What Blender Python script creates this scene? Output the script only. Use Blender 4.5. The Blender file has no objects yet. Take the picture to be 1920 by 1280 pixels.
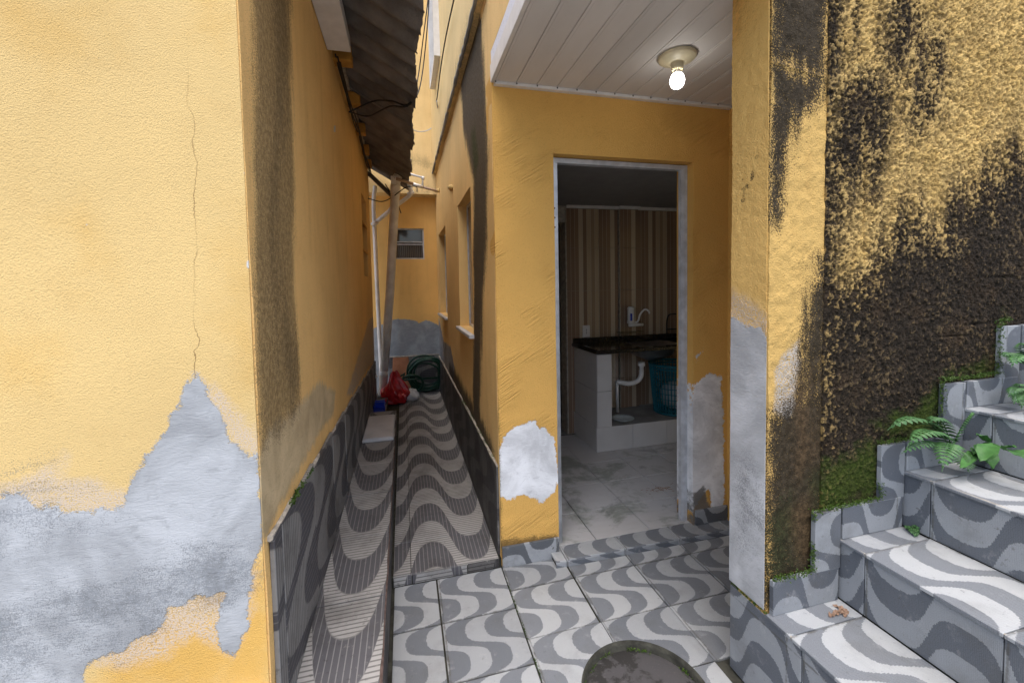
import bpy, math, random
import numpy as np
from mathutils import Vector, Matrix
random.seed(4)
S = bpy.context.scene
COL = S.collection
# ---------------------------------------------------------------- camera
F, YAW, PITCH, ROLL, CX, CY, H = 787.0, .25167, .04777, -.0193, 960.0, 574.65, 1.45
_fw = np.array([math.sin(YAW)*math.cos(PITCH), math.cos(YAW)*math.cos(PITCH), -math.sin(PITCH)])
_r = np.array([math.cos(YAW), -math.sin(YAW), 0.0]); _u = np.cross(_r, _fw)
_r, _u = math.cos(ROLL)*_r+math.sin(ROLL)*_u, -math.sin(ROLL)*_r+math.cos(ROLL)*_u
CP = np.array([0, 0, H])
cd = bpy.data.cameras.new('camera'); cam = bpy.data.objects.new('camera', cd); COL.objects.link(cam)
cd.sensor_width = 36; cd.sensor_fit = 'HORIZONTAL'; cd.lens = F/1920*36; cd.shift_y = -(640-CY)/1920
cd.clip_start = .02; cd.clip_end = 500
cam.matrix_world = Matrix(((_r[0], _u[0], -_fw[0], 0), (_r[1], _u[1], -_fw[1], 0), (_r[2], _u[2], -_fw[2], H), (0, 0, 0, 1)))
S.camera = cam
# ---------------------------------------------------------------- sky, sun, exposure
SUN_EL, SUN_AZ = math.radians(74), math.radians(195)     # azimuth from +Y clockwise: behind the camera
w = bpy.data.worlds.new('World'); S.world = w; w.use_nodes = True
nt = w.node_tree; bg = nt.nodes['Background']; sky = nt.nodes.new('ShaderNodeTexSky')
sky.sky_type = 'NISHITA'; sky.sun_disc = False; sky.sun_elevation = SUN_EL; sky.sun_rotation = SUN_AZ
sky.air_density = 1.0; sky.dust_density = 4.5; sky.ozone_density = 1.0
nt.links.new(sky.outputs[0], bg.inputs[0]); bg.inputs[1].default_value = .15
sl = bpy.data.lights.new('sun', 'SUN'); sl.energy = .9; sl.angle = math.radians(70); sl.color = (1, .98, .95)
so = bpy.data.objects.new('sun', sl); COL.objects.link(so)
sd = Vector((math.sin(SUN_AZ)*math.cos(SUN_EL), math.cos(SUN_AZ)*math.cos(SUN_EL), math.sin(SUN_EL)))
so.rotation_euler = sd.to_track_quat('Z', 'Y').to_euler(); so.location = (0, -3, 8)
S.view_settings.view_transform = 'Standard'; S.view_settings.look = 'None'
S.view_settings.gamma = 1; S.view_settings.use_curve_mapping = False; S.view_settings.exposure = 1.28

# ================================================================ helpers
def ray(x, y): return (x-CX)/F*_r-(y-CY)/F*_u+_fw
def onX(x, y, X): d = ray(x, y); return CP+d*X/d[0]
def onY(x, y, Y): d = ray(x, y); return CP+d*Y/d[1]
def onZ(x, y, Z): d = ray(x, y); return CP+d*(Z-H)/d[2]
ORG = {}
def tag(o, label=None, cat=None, group=None, kind=None):
    for k, v in (('label', label), ('category', cat), ('group', group), ('kind', kind)):
        if v: o[k] = v
    return o
def thing(name, label, cat, loc=(0, 0, 0), group=None):
    o = bpy.data.objects.new(name, None); COL.objects.link(o); o.location = loc; o.empty_display_size = .05
    ORG[o.name] = np.array(loc, float)
    return tag(o, label, cat, group)
def add(name, verts, faces, mat, parent=None, uv=None, smooth=False, attrs=None):
    v = np.asarray(verts, float).reshape(-1, 3); c = (v.min(0)+v.max(0))/2
    if parent is None: c[2] = v[:, 2].min()
    me = bpy.data.meshes.new(name); me.from_pydata((v-c).tolist(), [], [list(map(int, f)) for f in faces])
    if uv is not None:
        l = me.uv_layers.new(name='UVMap'); idx = np.empty(len(me.loops), int); me.loops.foreach_get('vertex_index', idx)
        l.data.foreach_set('uv', np.asarray(uv, float)[idx].ravel())
    if attrs:
        for k, a in attrs.items():
            t = me.attributes.new(k, 'FLOAT', 'POINT'); t.data.foreach_set('value', np.asarray(a, np.float32))
    if smooth: me.polygons.foreach_set('use_smooth', [True]*len(me.polygons))
    me.materials.append(mat); me.update()
    o = bpy.data.objects.new(name, me); COL.objects.link(o)
    o.location = c-(ORG[parent.name] if parent else 0)
    if parent: o.parent = parent
    ORG[o.name] = c
    return o
class MB:
    def __init__(s): s.v = []; s.f = []
    def put(s, v, f):
        n = len(s.v); s.v += [tuple(map(float, p)) for p in v]; s.f += [tuple(i+n for i in q) for q in f]
    def box(s, a, b, bev=0.0):
        x0, y0, z0 = a; x1, y1, z1 = b
        if bev <= 0:
            s.put([(x0, y0, z0), (x1, y0, z0), (x1, y1, z0), (x0, y1, z0), (x0, y0, z1), (x1, y0, z1), (x1, y1, z1), (x0, y1, z1)],
                  [(3, 2, 1, 0), (4, 5, 6, 7), (0, 1, 5, 4), (1, 2, 6, 5), (2, 3, 7, 6), (3, 0, 4, 7)])
        else:
            import itertools
            V = []; ix = {}
            lo = (x0, y0, z0); hi = (x1, y1, z1)
            for sg in itertools.product((0, 1), repeat=3):
                for ax in range(3):
                    p = [(hi if sg[k] else lo)[k]-(1 if sg[k] else -1)*(0 if k == ax else bev) for k in range(3)]
                    ix[sg, ax] = len(V); V.append(p)
            Fs = []
            for ax in range(3):
                o1, o2 = [k for k in range(3) if k != ax]
                for s0 in (0, 1):
                    q = []
                    for a_, b_ in ((0, 0), (1, 0), (1, 1), (0, 1)):
                        sg = [0]*3; sg[ax] = s0; sg[o1] = a_; sg[o2] = b_; q.append(ix[tuple(sg), ax])
                    Fs.append(q)
                for a_ in (0, 1):
                    for b_ in (0, 1):
                        sg0 = [0]*3; sg1 = [0]*3; sg1[ax] = 1
                        for sg in (sg0, sg1): sg[o1] = a_; sg[o2] = b_
                        Fs.append([ix[tuple(sg0), o1], ix[tuple(sg1), o1], ix[tuple(sg1), o2], ix[tuple(sg0), o2]])
            for sg in itertools.product((0, 1), repeat=3): Fs.append([ix[sg, 0], ix[sg, 1], ix[sg, 2]])
            C = np.array([(x0+x1)/2, (y0+y1)/2, (z0+z1)/2]); A = np.array(V)
            for i, q in enumerate(Fs):
                n = np.cross(A[q[1]]-A[q[0]], A[q[2]]-A[q[0]])
                if n@(A[q].mean(0)-C) < 0: Fs[i] = q[::-1]
            s.put(V, Fs)
        return s
    def tube(s, pts, r, n=10, cap=True):
        P = [np.array(p, float) for p in pts]; m = len(P)
        rr = r if hasattr(r, '__len__') else [r]*m
        T = [P[min(i+1, m-1)]-P[max(i-1, 0)] for i in range(m)]; T = [t/(np.linalg.norm(t)+1e-9) for t in T]
        a = np.array([0, 0, 1.]) if abs(T[0][2]) < .9 else np.array([1., 0, 0])
        a = a-T[0]*(a@T[0]); a /= np.linalg.norm(a); V = []; Fs = []
        for i in range(m):
            a = a-T[i]*(a@T[i]); a /= (np.linalg.norm(a)+1e-9); b = np.cross(T[i], a)
            for k in range(n):
                t = 2*math.pi*k/n; V.append(P[i]+rr[i]*(math.cos(t)*a+math.sin(t)*b))
        for i in range(m-1):
            for k in range(n): Fs.append((i*n+k, i*n+(k+1) % n, (i+1)*n+(k+1) % n, (i+1)*n+k))
        if cap: Fs += [tuple(range(n))[::-1], tuple(range((m-1)*n, m*n))]
        s.put(V, Fs); return s
    def lathe(s, c, prof, n=28):
        V = []; Fs = []; m = len(prof)
        for r, z in prof:
            for k in range(n): t = 2*math.pi*k/n; V.append((c[0]+r*math.cos(t), c[1]+r*math.sin(t), c[2]+z))
        for i in range(m-1):
            for k in range(n): Fs.append((i*n+k, i*n+(k+1) % n, (i+1)*n+(k+1) % n, (i+1)*n+k))
        s.put(V, Fs); return s
    def build(s, name, mat, parent=None, smooth=False): return add(name, s.v, s.f, mat, parent, smooth=smooth)
def spline(pts, n=8):
    P = [np.array(p, float) for p in pts]; P = [2*P[0]-P[1]]+P+[2*P[-1]-P[-2]]; out = []
    for i in range(1, len(P)-2):
        a, b, c, d = P[i-1:i+3]
        for k in range(n):
            t = k/n; out.append(.5*(2*b+(c-a)*t+(2*a-5*b+4*c-d)*t*t+(3*b-a-3*c+d)*t**3))
    return out+[P[-2]]
# ---- numpy noise
def _h(i, j, s): 
    n = (i*374761393+j*668265263+s*2147483647+1013904223) & 0xffffffff
    n = ((n ^ (n >> 13))*1274126177) & 0xffffffff
    return ((n ^ (n >> 16)) & 0xffff)/65535.0
def vn(x, y, s=0):
    x = np.asarray(x, float); y = np.asarray(y, float); i = np.floor(x).astype(np.int64); j = np.floor(y).astype(np.int64)
    a = x-i; b = y-j; a = a*a*(3-2*a); b = b*b*(3-2*b)
    return (_h(i, j, s)*(1-a)+_h(i+1, j, s)*a)*(1-b)+(_h(i, j+1, s)*(1-a)+_h(i+1, j+1, s)*a)*b
def fbm(x, y, o=4, s=0):
    t = 0; a = .5
    for k in range(o): t = t+a*vn(x, y, s+k*17); x = x*2.03+7.1; y = y*2.03+3.7; a *= .5
    return t
def sdf(pu, pv, poly):
    """signed distance (positive inside) of points to a closed polygon"""
    pu = np.asarray(pu, float); pv = np.asarray(pv, float); d = np.full(pu.shape, 1e9); ins = np.zeros(pu.shape, bool); n = len(poly)
    for k in range(n):
        ax, ay = poly[k]; bx, by = poly[(k+1) % n]; ex, ey = bx-ax, by-ay
        t = np.clip(((pu-ax)*ex+(pv-ay)*ey)/(ex*ex+ey*ey+1e-12), 0, 1)
        d = np.minimum(d, np.hypot(pu-ax-t*ex, pv-ay-t*ey))
        c = (ay > pv) != (by > pv)
        ins ^= c & (pu < (bx-ax)*(pv-ay)/((by-ay) if by != ay else 1e-9)+ax)
    return np.where(ins, d, -d)
# ================================================================ materials
class N:
    def __init__(s, name, rough=.8, spec=.3):
        s.m = bpy.data.materials.new(name); s.m.use_nodes = True; s.t = s.m.node_tree; s.b = s.t.nodes['Principled BSDF']
        s.b.inputs['Roughness'].default_value = rough; s.b.inputs['Specular IOR Level'].default_value = spec
    def lk(s, v, sock):
        if isinstance(v, bpy.types.NodeSocket): s.t.links.new(v, sock)
        elif v is not None:
            if hasattr(v, '__len__') and len(v) == 3 and sock.type == 'RGBA': v = (*v, 1)
            sock.default_value = v
    def node(s, ty, **k):
        n = s.t.nodes.new('ShaderNode'+ty)
        for a, b in k.items(): setattr(n, a, b)
        return n
    def math(s, op, a, b=None, c=None, clamp=False):
        n = s.node('Math', operation=op, use_clamp=clamp)
        for i, v in enumerate((a, b, c)):
            if v is not None: s.lk(v, n.inputs[i])
        return n.outputs[0]
    def mix(s, f, a, b, blend='MIX'):
        n = s.node('Mix', data_type='RGBA', blend_type=blend); s.lk(f, n.inputs[0]); s.lk(a, n.inputs[6]); s.lk(b, n.inputs[7]); return n.outputs[2]
    def fmix(s, f, a, b):
        n = s.node('Mix', data_type='FLOAT'); s.lk(f, n.inputs[0]); s.lk(a, n.inputs[2]); s.lk(b, n.inputs[3]); return n.outputs[0]
    def pos(s): return s.node('NewGeometry').outputs['Position']
    def uv(s): return s.node('UVMap').outputs[0]
    def rnd(s): return s.node('ObjectInfo').outputs['Random']
    def sep(s, v): n = s.node('SeparateXYZ'); s.lk(v, n.inputs[0]); return n.outputs
    def comb(s, x=0, y=0, z=0):
        n = s.node('CombineXYZ')
        for i, v in enumerate((x, y, z)): s.lk(v, n.inputs[i])
        return n.outputs[0]
    def scl(s, v, k):
        n = s.node('VectorMath', operation='MULTIPLY'); s.lk(v, n.inputs[0]); s.lk(k, n.inputs[1]); return n.outputs[0]
    def noise(s, v, scale, detail=3, rough=.55, dist=0, out=0):
        n = s.node('TexNoise'); s.lk(v, n.inputs['Vector']); n.inputs['Scale'].default_value = scale; n.inputs['Detail'].default_value = detail
        n.inputs['Roughness'].default_value = rough; n.inputs['Distortion'].default_value = dist; return n.outputs[out]
    def vor(s, v, scale, feat='F1', dims='3D', rnd=1):
        n = s.node('TexVoronoi', feature=feat, voronoi_dimensions=dims); s.lk(v, n.inputs['Vector']); n.inputs['Scale'].default_value = scale
        n.inputs['Randomness'].default_value = rnd; return n.outputs
    def step(s, v, a, b, lo=0, hi=1):
        n = s.node('MapRange', interpolation_type='SMOOTHSTEP'); s.lk(v, n.inputs[0])
        for i, q in enumerate((a, b, lo, hi)): s.lk(q, n.inputs[i+1])
        return n.outputs[0]
    def attr(s, k): return s.node('Attribute', attribute_name=k).outputs['Fac']
    def bump(s, hgt, dist=.003, st=1, prev=None):
        n = s.node('Bump'); n.inputs['Distance'].default_value = dist; s.lk(st, n.inputs['Strength']); s.lk(hgt, n.inputs['Height'])
        if prev is not None: s.lk(prev, n.inputs['Normal'])
        return n.outputs[0]
    def done(s, col=None, rough=None, nrm=None, metal=None):
        s.lk(col, s.b.inputs['Base Color']); s.lk(rough, s.b.inputs['Roughness'])
        if nrm is not None: s.lk(nrm, s.b.inputs['Normal'])
        if metal is not None: s.b.inputs['Metallic'].default_value = metal
        return s.m
def plain(name, col, rough=.6, var=.15, scale=12, bump=0, bscale=80, spec=.3, metal=0):
    g = N(name, rough, spec); p = g.pos(); n = g.noise(p, scale, 4)
    c = g.mix(g.step(n, .25, .75), [x*(1-var) for x in col], [min(1, x*(1+var)) for x in col])
    nb = g.bump(g.noise(p, bscale, 3), bump) if bump else None
    return g.done(c, None, nb, metal)
YEL = (.66, .41, .125)      # faded wall paint
ORA = (.72, .42, .115)       # deeper, more saturated wall paint
CEM = (.40, .42, .437)
def wall_mat(name, paint, patches=(), grain=150, gd=.004, trowel=0, dirt=.25, streak=0, coarse=0, crack=False):
    """painted render. patches: (attribute, colour, edge amplitude m, softness m, strength, kind)"""
    g = N(name, .88, .18); p = g.pos()
    big = g.noise(p, 1.7, 4); med = g.noise(p, 9, 4, .6); fine = g.noise(p, grain, 2, .6); spk = g.noise(p, 420, 2, .5)
    c = g.mix(g.step(big, .3, .7), [x*.93 for x in paint], [min(1, x*1.06) for x in paint])
    c = g.mix(g.math('MULTIPLY', g.step(med, .52, .75), dirt), c, [x*y for x, y in zip(paint, (.72, .62, .52))])
    c = g.mix(g.math('MULTIPLY', g.step(fine, .5, .24), .2), c, [x*.6 for x in paint])
    c = g.mix(g.math('MULTIPLY', g.step(spk, .34, .22), .5), c, [x*.42 for x in paint])
    c = g.mix(g.math('MULTIPLY', g.step(spk, .66, .8), .25), c, [min(1, x*1.3) for x in paint])
    if streak:
        st = g.noise(g.scl(p, (14, 14, 1.1)), 1, 4, .6)
        c = g.mix(g.math('MULTIPLY', g.step(st, .5, .75), streak), c, [x*y for x, y in zip(paint, (.6, .5, .42))])
    h = g.math('MULTIPLY', fine, 1.0)
    h = g.math('ADD', h, g.math('MULTIPLY', g.noise(p, grain*.33, 2), .3))
    if coarse: h = g.math('ADD', h, g.math('MULTIPLY', g.noise(p, 26, 3), coarse))
    if trowel:
        z = g.sep(p); d = g.math('ADD', g.math('MULTIPLY', z[0], .75), g.math('MULTIPLY', z[2], -1.2))
        ln = g.noise(g.comb(g.math('MULTIPLY', d, 95), g.math('MULTIPLY', g.math('ADD', z[0], z[2]), 5), 0), 1, 2)
        h = g.math('ADD', h, g.math('MULTIPLY', g.math('MULTIPLY', ln, g.step(g.noise(p, 3.2, 2), .45, .62)), trowel))
    hs = 1.0; flat = None
    for (at, col, amp, soft, strength, kind) in patches:
        a = g.attr(at)
        if kind == 'patch':      # crisp flaked edge
            e = g.math('ADD', a, g.math('ADD', g.math('MULTIPLY', g.math('SUBTRACT', g.noise(p, 24, 5, .7), .5), amp*1.2), g.math('MULTIPLY', g.math('SUBTRACT', fine, .5), amp*.35)))
            mk = g.math('MULTIPLY', g.step(e, -soft, soft), strength)
            n1 = g.noise(p, 5, 5, .6, .6); n2 = g.noise(g.scl(p, (1, 1, 2.5)), 13, 6, .7, 1.6)
            cc = g.mix(g.step(n1, .3, .7), [x*.74 for x in col], [min(1, x*1.17) for x in col])
            cc = g.mix(g.math('MULTIPLY', g.step(n2, .52, .7), .5), cc, [x*.62 for x in col])
            cc = g.mix(g.math('MULTIPLY', g.step(n2, .44, .28), .45), cc, [min(1, x*1.22) for x in col])
            c = g.mix(mk, c, cc)
            flat = mk if flat is None else g.math('MAXIMUM', flat, mk)
        elif kind == 'tint':
            e = g.math('ADD', a, g.math('MULTIPLY', g.math('SUBTRACT', g.noise(p, 6, 5, .65), .5), amp))
            c = g.mix(g.math('MULTIPLY', g.step(e, -soft, soft), strength), c, g.mix(1, c, col, 'MULTIPLY'))
        elif kind == 'smear':    # dry-brushed, grain shows through
            e = g.math('ADD', a, g.math('MULTIPLY', g.math('SUBTRACT', g.noise(p, 10, 5, .7), .5), amp))
            mk = g.math('MULTIPLY', g.step(e, -soft, soft), g.math('MULTIPLY', g.step(fine, .36, .56), strength))
            c = g.mix(mk, c, col)
        elif kind in ('stain', 'blot'):    # weathering in streaks or blots, broken by the grain
            st = g.noise(g.scl(p, (18, 18, 1.5)), 1, 5, .65) if kind == 'stain' else g.noise(g.scl(p, (4, 4, 7)), 1, 6, .7, 1.2)
            lo = g.math('SUBTRACT', g.math('ADD', g.math('MULTIPLY', st, .6), g.math('MULTIPLY', g.noise(p, 6, 5, .65), .4)), .5)
            cov = g.step(g.math('ADD', a, g.math('MULTIPLY', lo, amp*2.2)), -soft*2.2, soft*2.2)
            gr_ = g.math('SUBTRACT', g.math('ADD', g.math('MULTIPLY', fine, .55), g.math('MULTIPLY', spk, .45)), .5)
            mk = g.math('MULTIPLY', g.step(g.math('SUBTRACT', cov, g.math('MULTIPLY', gr_, 2.6)), .26, .74), strength)
            cc = g.mix(g.step(g.noise(p, 60, 3, .7), .35, .7), [x*.55 for x in col], [x*1.6 for x in col])
            c = g.mix(mk, c, cc)
    if crack:
        d_ = g.math('ABSOLUTE', g.math('ADD', g.attr('crk'), g.math('MULTIPLY', g.math('SUBTRACT', g.noise(p, 30, 4, .7), .5), .02)))
        c = g.mix(g.math('MULTIPLY', g.step(d_, .0018, .0004), g.math('MULTIPLY', g.attr('crkm'), g.step(g.noise(p, 9, 3), .3, .6, .15, .75))), c, (.16, .09, .035))
    if flat is not None:
        sm = g.math('ADD', g.math('MULTIPLY', g.noise(g.scl(p, (1, 1, 3)), 34, 4, .6, 1.5), .55), g.math('MULTIPLY', flat, .9))
        h = g.fmix(flat, h, sm)
    return g.done(c, None, g.bump(h, gd))
# ---- tiles
def wave_mat(name, light, dark, dirt=.25, dcol=(.09, .085, .07)):
    """glazed cement-look tile with two light and two dark S bands, mosaic jagged edges. UV in tile units"""
    g = N(name, .42, .35); uv = g.uv(); p = g.pos()
    vo = g.vor(uv, 92, 'F1', '2D', .35); q = g.sep(vo['Position'])
    s = g.math('SINE', g.math('MULTIPLY', q[1], 2*math.pi))
    gg = g.math('MULTIPLY', s, g.math('SQRT', g.math('DIVIDE', 4.0, g.math('ADD', 1, g.math('MULTIPLY', g.math('MULTIPLY', s, s), 3.0)))))
    k = g.math('FRACT', g.math('DIVIDE', g.math('SUBTRACT', q[0], g.math('MULTIPLY', gg, .25)), .5))
    isl = g.math('LESS_THAN', k, .5)
    cell = g.step(vo['Distance'], .2, .55)
    r = g.rnd()
    L = g.mix(g.math('MULTIPLY', cell, .28), light, [x*.72 for x in light]); D = g.mix(g.math('MULTIPLY', cell, .5), dark, [x*.55 for x in dark])
    c = g.mix(isl, D, L)
    c = g.mix(1, c, g.mix(r, (.8, .81, .82), (1.08, 1.08, 1.07)), 'MULTIPLY')
    n = g.noise(p, 5, 6, .65); n2 = g.noise(p, 45, 4, .7)
    c = g.mix(g.math('MULTIPLY', g.step(n, .48, .72), dirt), c, dcol)
    c = g.mix(g.math('MULTIPLY', g.step(n2, .62, .72), min(1, dirt*1.6)), c, [x*.8 for x in dcol])
    c = g.mix(g.math('MULTIPLY', g.step(g.noise(g.scl(p, (1, 1, 1)), 17, 6, .75), .56, .7), .22), c, (.5, .5, .5))
    c = g.mix(g.math('MULTIPLY', g.step(g.noise(p, 160, 2, .6), .70, .76), .6), c, dcol)
    e = g.sep(uv)
    ed = None
    for ax in (0, 1):
        f = g.math('ABSOLUTE', g.math('SUBTRACT', g.math('FRACT', e[ax]), .5)); ed = f if ed is None else g.math('MAXIMUM', ed, f)
    ee = g.math('ADD', ed, g.math('MULTIPLY', g.math('SUBTRACT', g.noise(p, 30, 4, .7), .5), .06))
    c = g.mix(g.math('MULTIPLY', g.step(ee, .482, .508), .75), c, [x*.9 for x in dcol])
    h = g.math('ADD', g.math('MULTIPLY', vo['Distance'], -1), g.math('MULTIPLY', n2, .3))
    return g.done(c, g.math('ADD', .36, g.math('MULTIPLY', n, .25)), g.bump(h, .0009))
def rib_mat(name, light, dark, dirt=.3, dcol=(.045, .042, .038)):
    """ribbed wave tile: one dark and one light band per tile; fine relief lines. u = stacking axis, v = wave axis"""
    g = N(name, .55, .3); uv = g.uv(); p = g.pos(); q = g.sep(uv)
    s = g.math('SINE', g.math('MULTIPLY', q[1], 2*math.pi))
    gg = g.math('MULTIPLY', s, g.math('SQRT', g.math('DIVIDE', 2.6, g.math('ADD', 1, g.math('MULTIPLY', g.math('MULTIPLY', s, s), 1.6)))))
    k = g.math('FRACT', g.math('SUBTRACT', q[0], g.math('MULTIPLY', gg, .5)))
    isd = g.math('LESS_THAN', k, .5)
    lv = g.math('LESS_THAN', g.math('FRACT', g.math('MULTIPLY', q[1], 21)), .17)
    lu = g.math('LESS_THAN', g.math('FRACT', g.math('MULTIPLY', q[0], 22)), .3)
    b = g.math('MINIMUM', g.math('ABSOLUTE', g.math('SUBTRACT', k, .5)), g.math('MINIMUM', k, g.math('SUBTRACT', 1, k)))
    outl = g.math('LESS_THAN', b, .012)
    D = g.mix(g.math('MULTIPLY', lv, .75), dark, [x*.62+y*.38 for x, y in zip(light, dark)]); L = g.mix(g.math('MULTIPLY', lu, .8), light, [x*.35 for x in light])
    c = g.mix(isd, L, D); c = g.mix(g.math('MULTIPLY', outl, .5), c, [x*.6 for x in light])
    c = g.mix(1, c, g.mix(g.rnd(), (.88, .88, .88), (1.08, 1.08, 1.07)), 'MULTIPLY')
    n = g.noise(p, 4, 6, .65); n2 = g.noise(p, 38, 5, .7)
    c = g.mix(g.math('MULTIPLY', g.step(n, .45, .7), dirt), c, dcol)
    c = g.mix(g.math('MULTIPLY', g.step(n2, .58, .7), dirt), c, [x*.8 for x in dcol])
    c = g.mix(g.math('MULTIPLY', g.step(n2, .4, .3), dirt*.5), c, (.42, .4, .36))
    h = g.math('SUBTRACT', g.math('MULTIPLY', n2, .3), g.math('MULTIPLY', g.fmix(isd, lu, g.math('MULTIPLY', lv, -1)), .8))
    return g.done(c, g.math('ADD', .42, g.math('MULTIPLY', n, .3)), g.bump(h, .0012))
M = {}
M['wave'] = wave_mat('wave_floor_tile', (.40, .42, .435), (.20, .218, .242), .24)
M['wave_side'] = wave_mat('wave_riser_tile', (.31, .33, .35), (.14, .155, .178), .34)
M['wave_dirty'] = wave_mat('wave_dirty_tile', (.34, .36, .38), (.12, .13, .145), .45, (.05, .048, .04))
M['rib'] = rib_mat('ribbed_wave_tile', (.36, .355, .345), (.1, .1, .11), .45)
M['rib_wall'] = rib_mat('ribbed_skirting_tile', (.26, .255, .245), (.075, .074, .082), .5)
M['rib_dark'] = rib_mat('dark_skirting_tile', (.13, .125, .12), (.05, .048, .05), .6, (.03, .027, .024))  # darker copy of the ribbed tile, with heavier dirt
M['grout'] = plain('mossy_grout', (.045, .045, .036), .95, .5, 20, .004)
M['mortar'] = plain('pale_mortar', (.38, .35, .3), .9, .3, 30, .003)
M['concrete'] = plain('concrete', (.27, .265, .25), .9, .25, 6, .004)
M['dark'] = plain('dark_void', (.03, .028, .025), .9)
M['front'] = wall_mat('faded_yellow_front', (.68, .495, .215), [('tint', (.98, .80, .45), .3, .08, .9, 'tint'), ('tan', (.93, .84, .66), .3, .09, .8, 'tint'), ('smear', (.56, .48, .40), .10, .02, .85, 'smear'), ('cement', CEM, .05, .004, 1, 'patch'), ('soot', (.12, .135, .15), .30, .07, .5, 'blot'), ('bare', (.62, .62, .6), .008, .002, 1, 'patch')], grain=300, gd=.0024, dirt=.14, crack=True)
M['side'] = wall_mat('yellow_side_wall', (.82, .53, .205), [('beige', (.52, .42, .26), .07, .02, .85, 'patch'), ('stain', (.19, .14, .07), .10, .03, .8, 'stain'), ('streak', (.06, .046, .03), .2, .05, .42, 'stain'), ('cement', (.3, .31, .33), .08, .02, .85, 'smear'), ('bare', (.62, .62, .6), .008, .002, 1, 'patch')], grain=210, gd=.003, dirt=.2, streak=.25)
M['alley'] = wall_mat('yellow_alley_wall', (.82, .56, .235), [('cement', (.32, .33, .35), .08, .01, 1, 'patch'), ('stain', (.035, .034, .032), .12, .045, .92, 'stain'), ('moss', (.035, .05, .012), .1, .04, .7, 'stain')], grain=170, gd=.003, dirt=.15, streak=.2)
M['back'] = wall_mat('yellow_back_wall', (.82, .51, .17), [('cement', (.32, .35, .38), .06, .006, 1, 'patch')], grain=170, gd=.003, dirt=.2, streak=.2)
M['upper'] = wall_mat('pale_upper_wall', (.80, .60, .29), [('stain', (.12, .09, .05), .2, .1, .5, 'stain')], grain=150, gd=.003, dirt=.15, streak=.15)
M['door'] = wall_mat('orange_door_wall', ORA, [('white', (.76, .775, .79), .06, .003, 1, 'patch'), ('grey', (.16, .155, .145), .06, .01, .9, 'patch'), ('grime', (.09, .06, .025), .05, .015, .75, 'stain')], grain=160, gd=.0035, trowel=3.2, dirt=.1)
M['pillar'] = wall_mat('yellow_pillar', (.70, .455, .15), [('smear', (.52, .44, .36), .1, .03, .8, 'smear'), ('cement', (.47, .485, .50), .05, .005, 1, 'patch'), ('soot', (.15, .155, .16), .22, .06, .6, 'blot'), ('streak', (.5, .25, .06), .12, .05, .5, 'stain')], grain=190, gd=.0035, dirt=.2)
M['pface'] = wall_mat('weathered_pillar_face', (.58, .38, .125), [('cement', (.36, .37, .38), .05, .012, .8, 'smear'), ('stain', (.02, .017, .013), .13, .04, .97, 'stain'), ('rust', (.13, .075, .032), .12, .04, .3, 'stain'), ('moss', (.016, .03, .006), .12, .05, .45, 'stain')], grain=190, gd=.004, dirt=.3, streak=.2)
def rough_mat():
    g = N('mouldy_rough_render', .93, .15); p = g.pos(); hgt = g.attr('height')
    n = g.noise(p, 90, 4, .65); med = g.noise(p, 14, 5, .65)
    y = g.mix(g.step(med, .3, .7), (.50, .335, .11), (.70, .49, .185)); y = g.mix(g.math('MULTIPLY', g.step(n, .62, .8), .4), y, (.7, .52, .25))
    # grime in the hollows first, with relief shade also put into the colour
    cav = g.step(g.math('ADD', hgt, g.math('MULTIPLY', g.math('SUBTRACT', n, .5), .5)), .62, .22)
    lo = g.math('SUBTRACT', g.math('ADD', g.math('MULTIPLY', g.noise(g.scl(p, (15, 15, 2.2)), 1, 5, .65), .6), g.math('MULTIPLY', g.noise(p, 6, 5, .65), .4)), .5)
    cov = g.step(g.math('ADD', g.attr('mould'), g.math('MULTIPLY', lo, .7)), -.24, .17)
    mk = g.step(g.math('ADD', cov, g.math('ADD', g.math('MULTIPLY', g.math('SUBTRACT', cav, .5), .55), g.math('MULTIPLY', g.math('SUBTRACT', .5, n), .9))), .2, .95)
    dk = g.mix(g.step(g.noise(p, 55, 4, .7), .38, .72), (.007, .006, .005), (.038, .029, .021))
    dk = g.mix(g.math('MULTIPLY', g.step(g.noise(p, 6, 4, .6), .5, .75), .6), dk, (.05, .031, .017))
    dk = g.mix(g.math('MULTIPLY', g.step(n, .66, .78), .5), dk, (.15, .12, .075))
    dk = g.mix(g.step(hgt, .45, .85), dk, g.mix(g.noise(p, 30, 3), (.035, .028, .02), (.085, .064, .042)))  # relief shading painted by height: dark hollows, browner peaks
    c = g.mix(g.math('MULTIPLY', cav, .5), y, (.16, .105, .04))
    c = g.mix(g.math('MULTIPLY', cov, .8), c, (.10, .072, .042))
    c = g.mix(g.math('MULTIPLY', mk, .96), c, dk)
    mm = g.step(g.math('ADD', g.attr('moss'), g.math('MULTIPLY', g.math('SUBTRACT', g.noise(p, 11, 5, .7), .5), .3)), -.03, .06)
    mc = g.mix(g.noise(p, 130, 3), (.010, .020, .003), (.06, .10, .010))
    c = g.mix(g.math('MULTIPLY', mm, .7), c, mc)
    return g.done(c, None, g.bump(g.noise(p, 170, 4, .7), .006))
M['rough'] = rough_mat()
def plank_mat():
    g = N('white_pvc', .6, .25); p = g.pos(); n = g.noise(g.scl(p, (3, 1, 3)), 3, 5, .65)
    c = g.mix(n, (.58, .555, .53), (.70, .685, .665)); c = g.mix(1, c, g.mix(g.rnd(), (.9, .9, .9), (1.06, 1.05, 1.04)), 'MULTIPLY'); c = g.mix(g.math('MULTIPLY', g.step(g.noise(p, 40, 4, .7), .66, .74), .5), c, (.2, .16, .12)); return g.done(c)
M['pvc'] = plank_mat()
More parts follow.
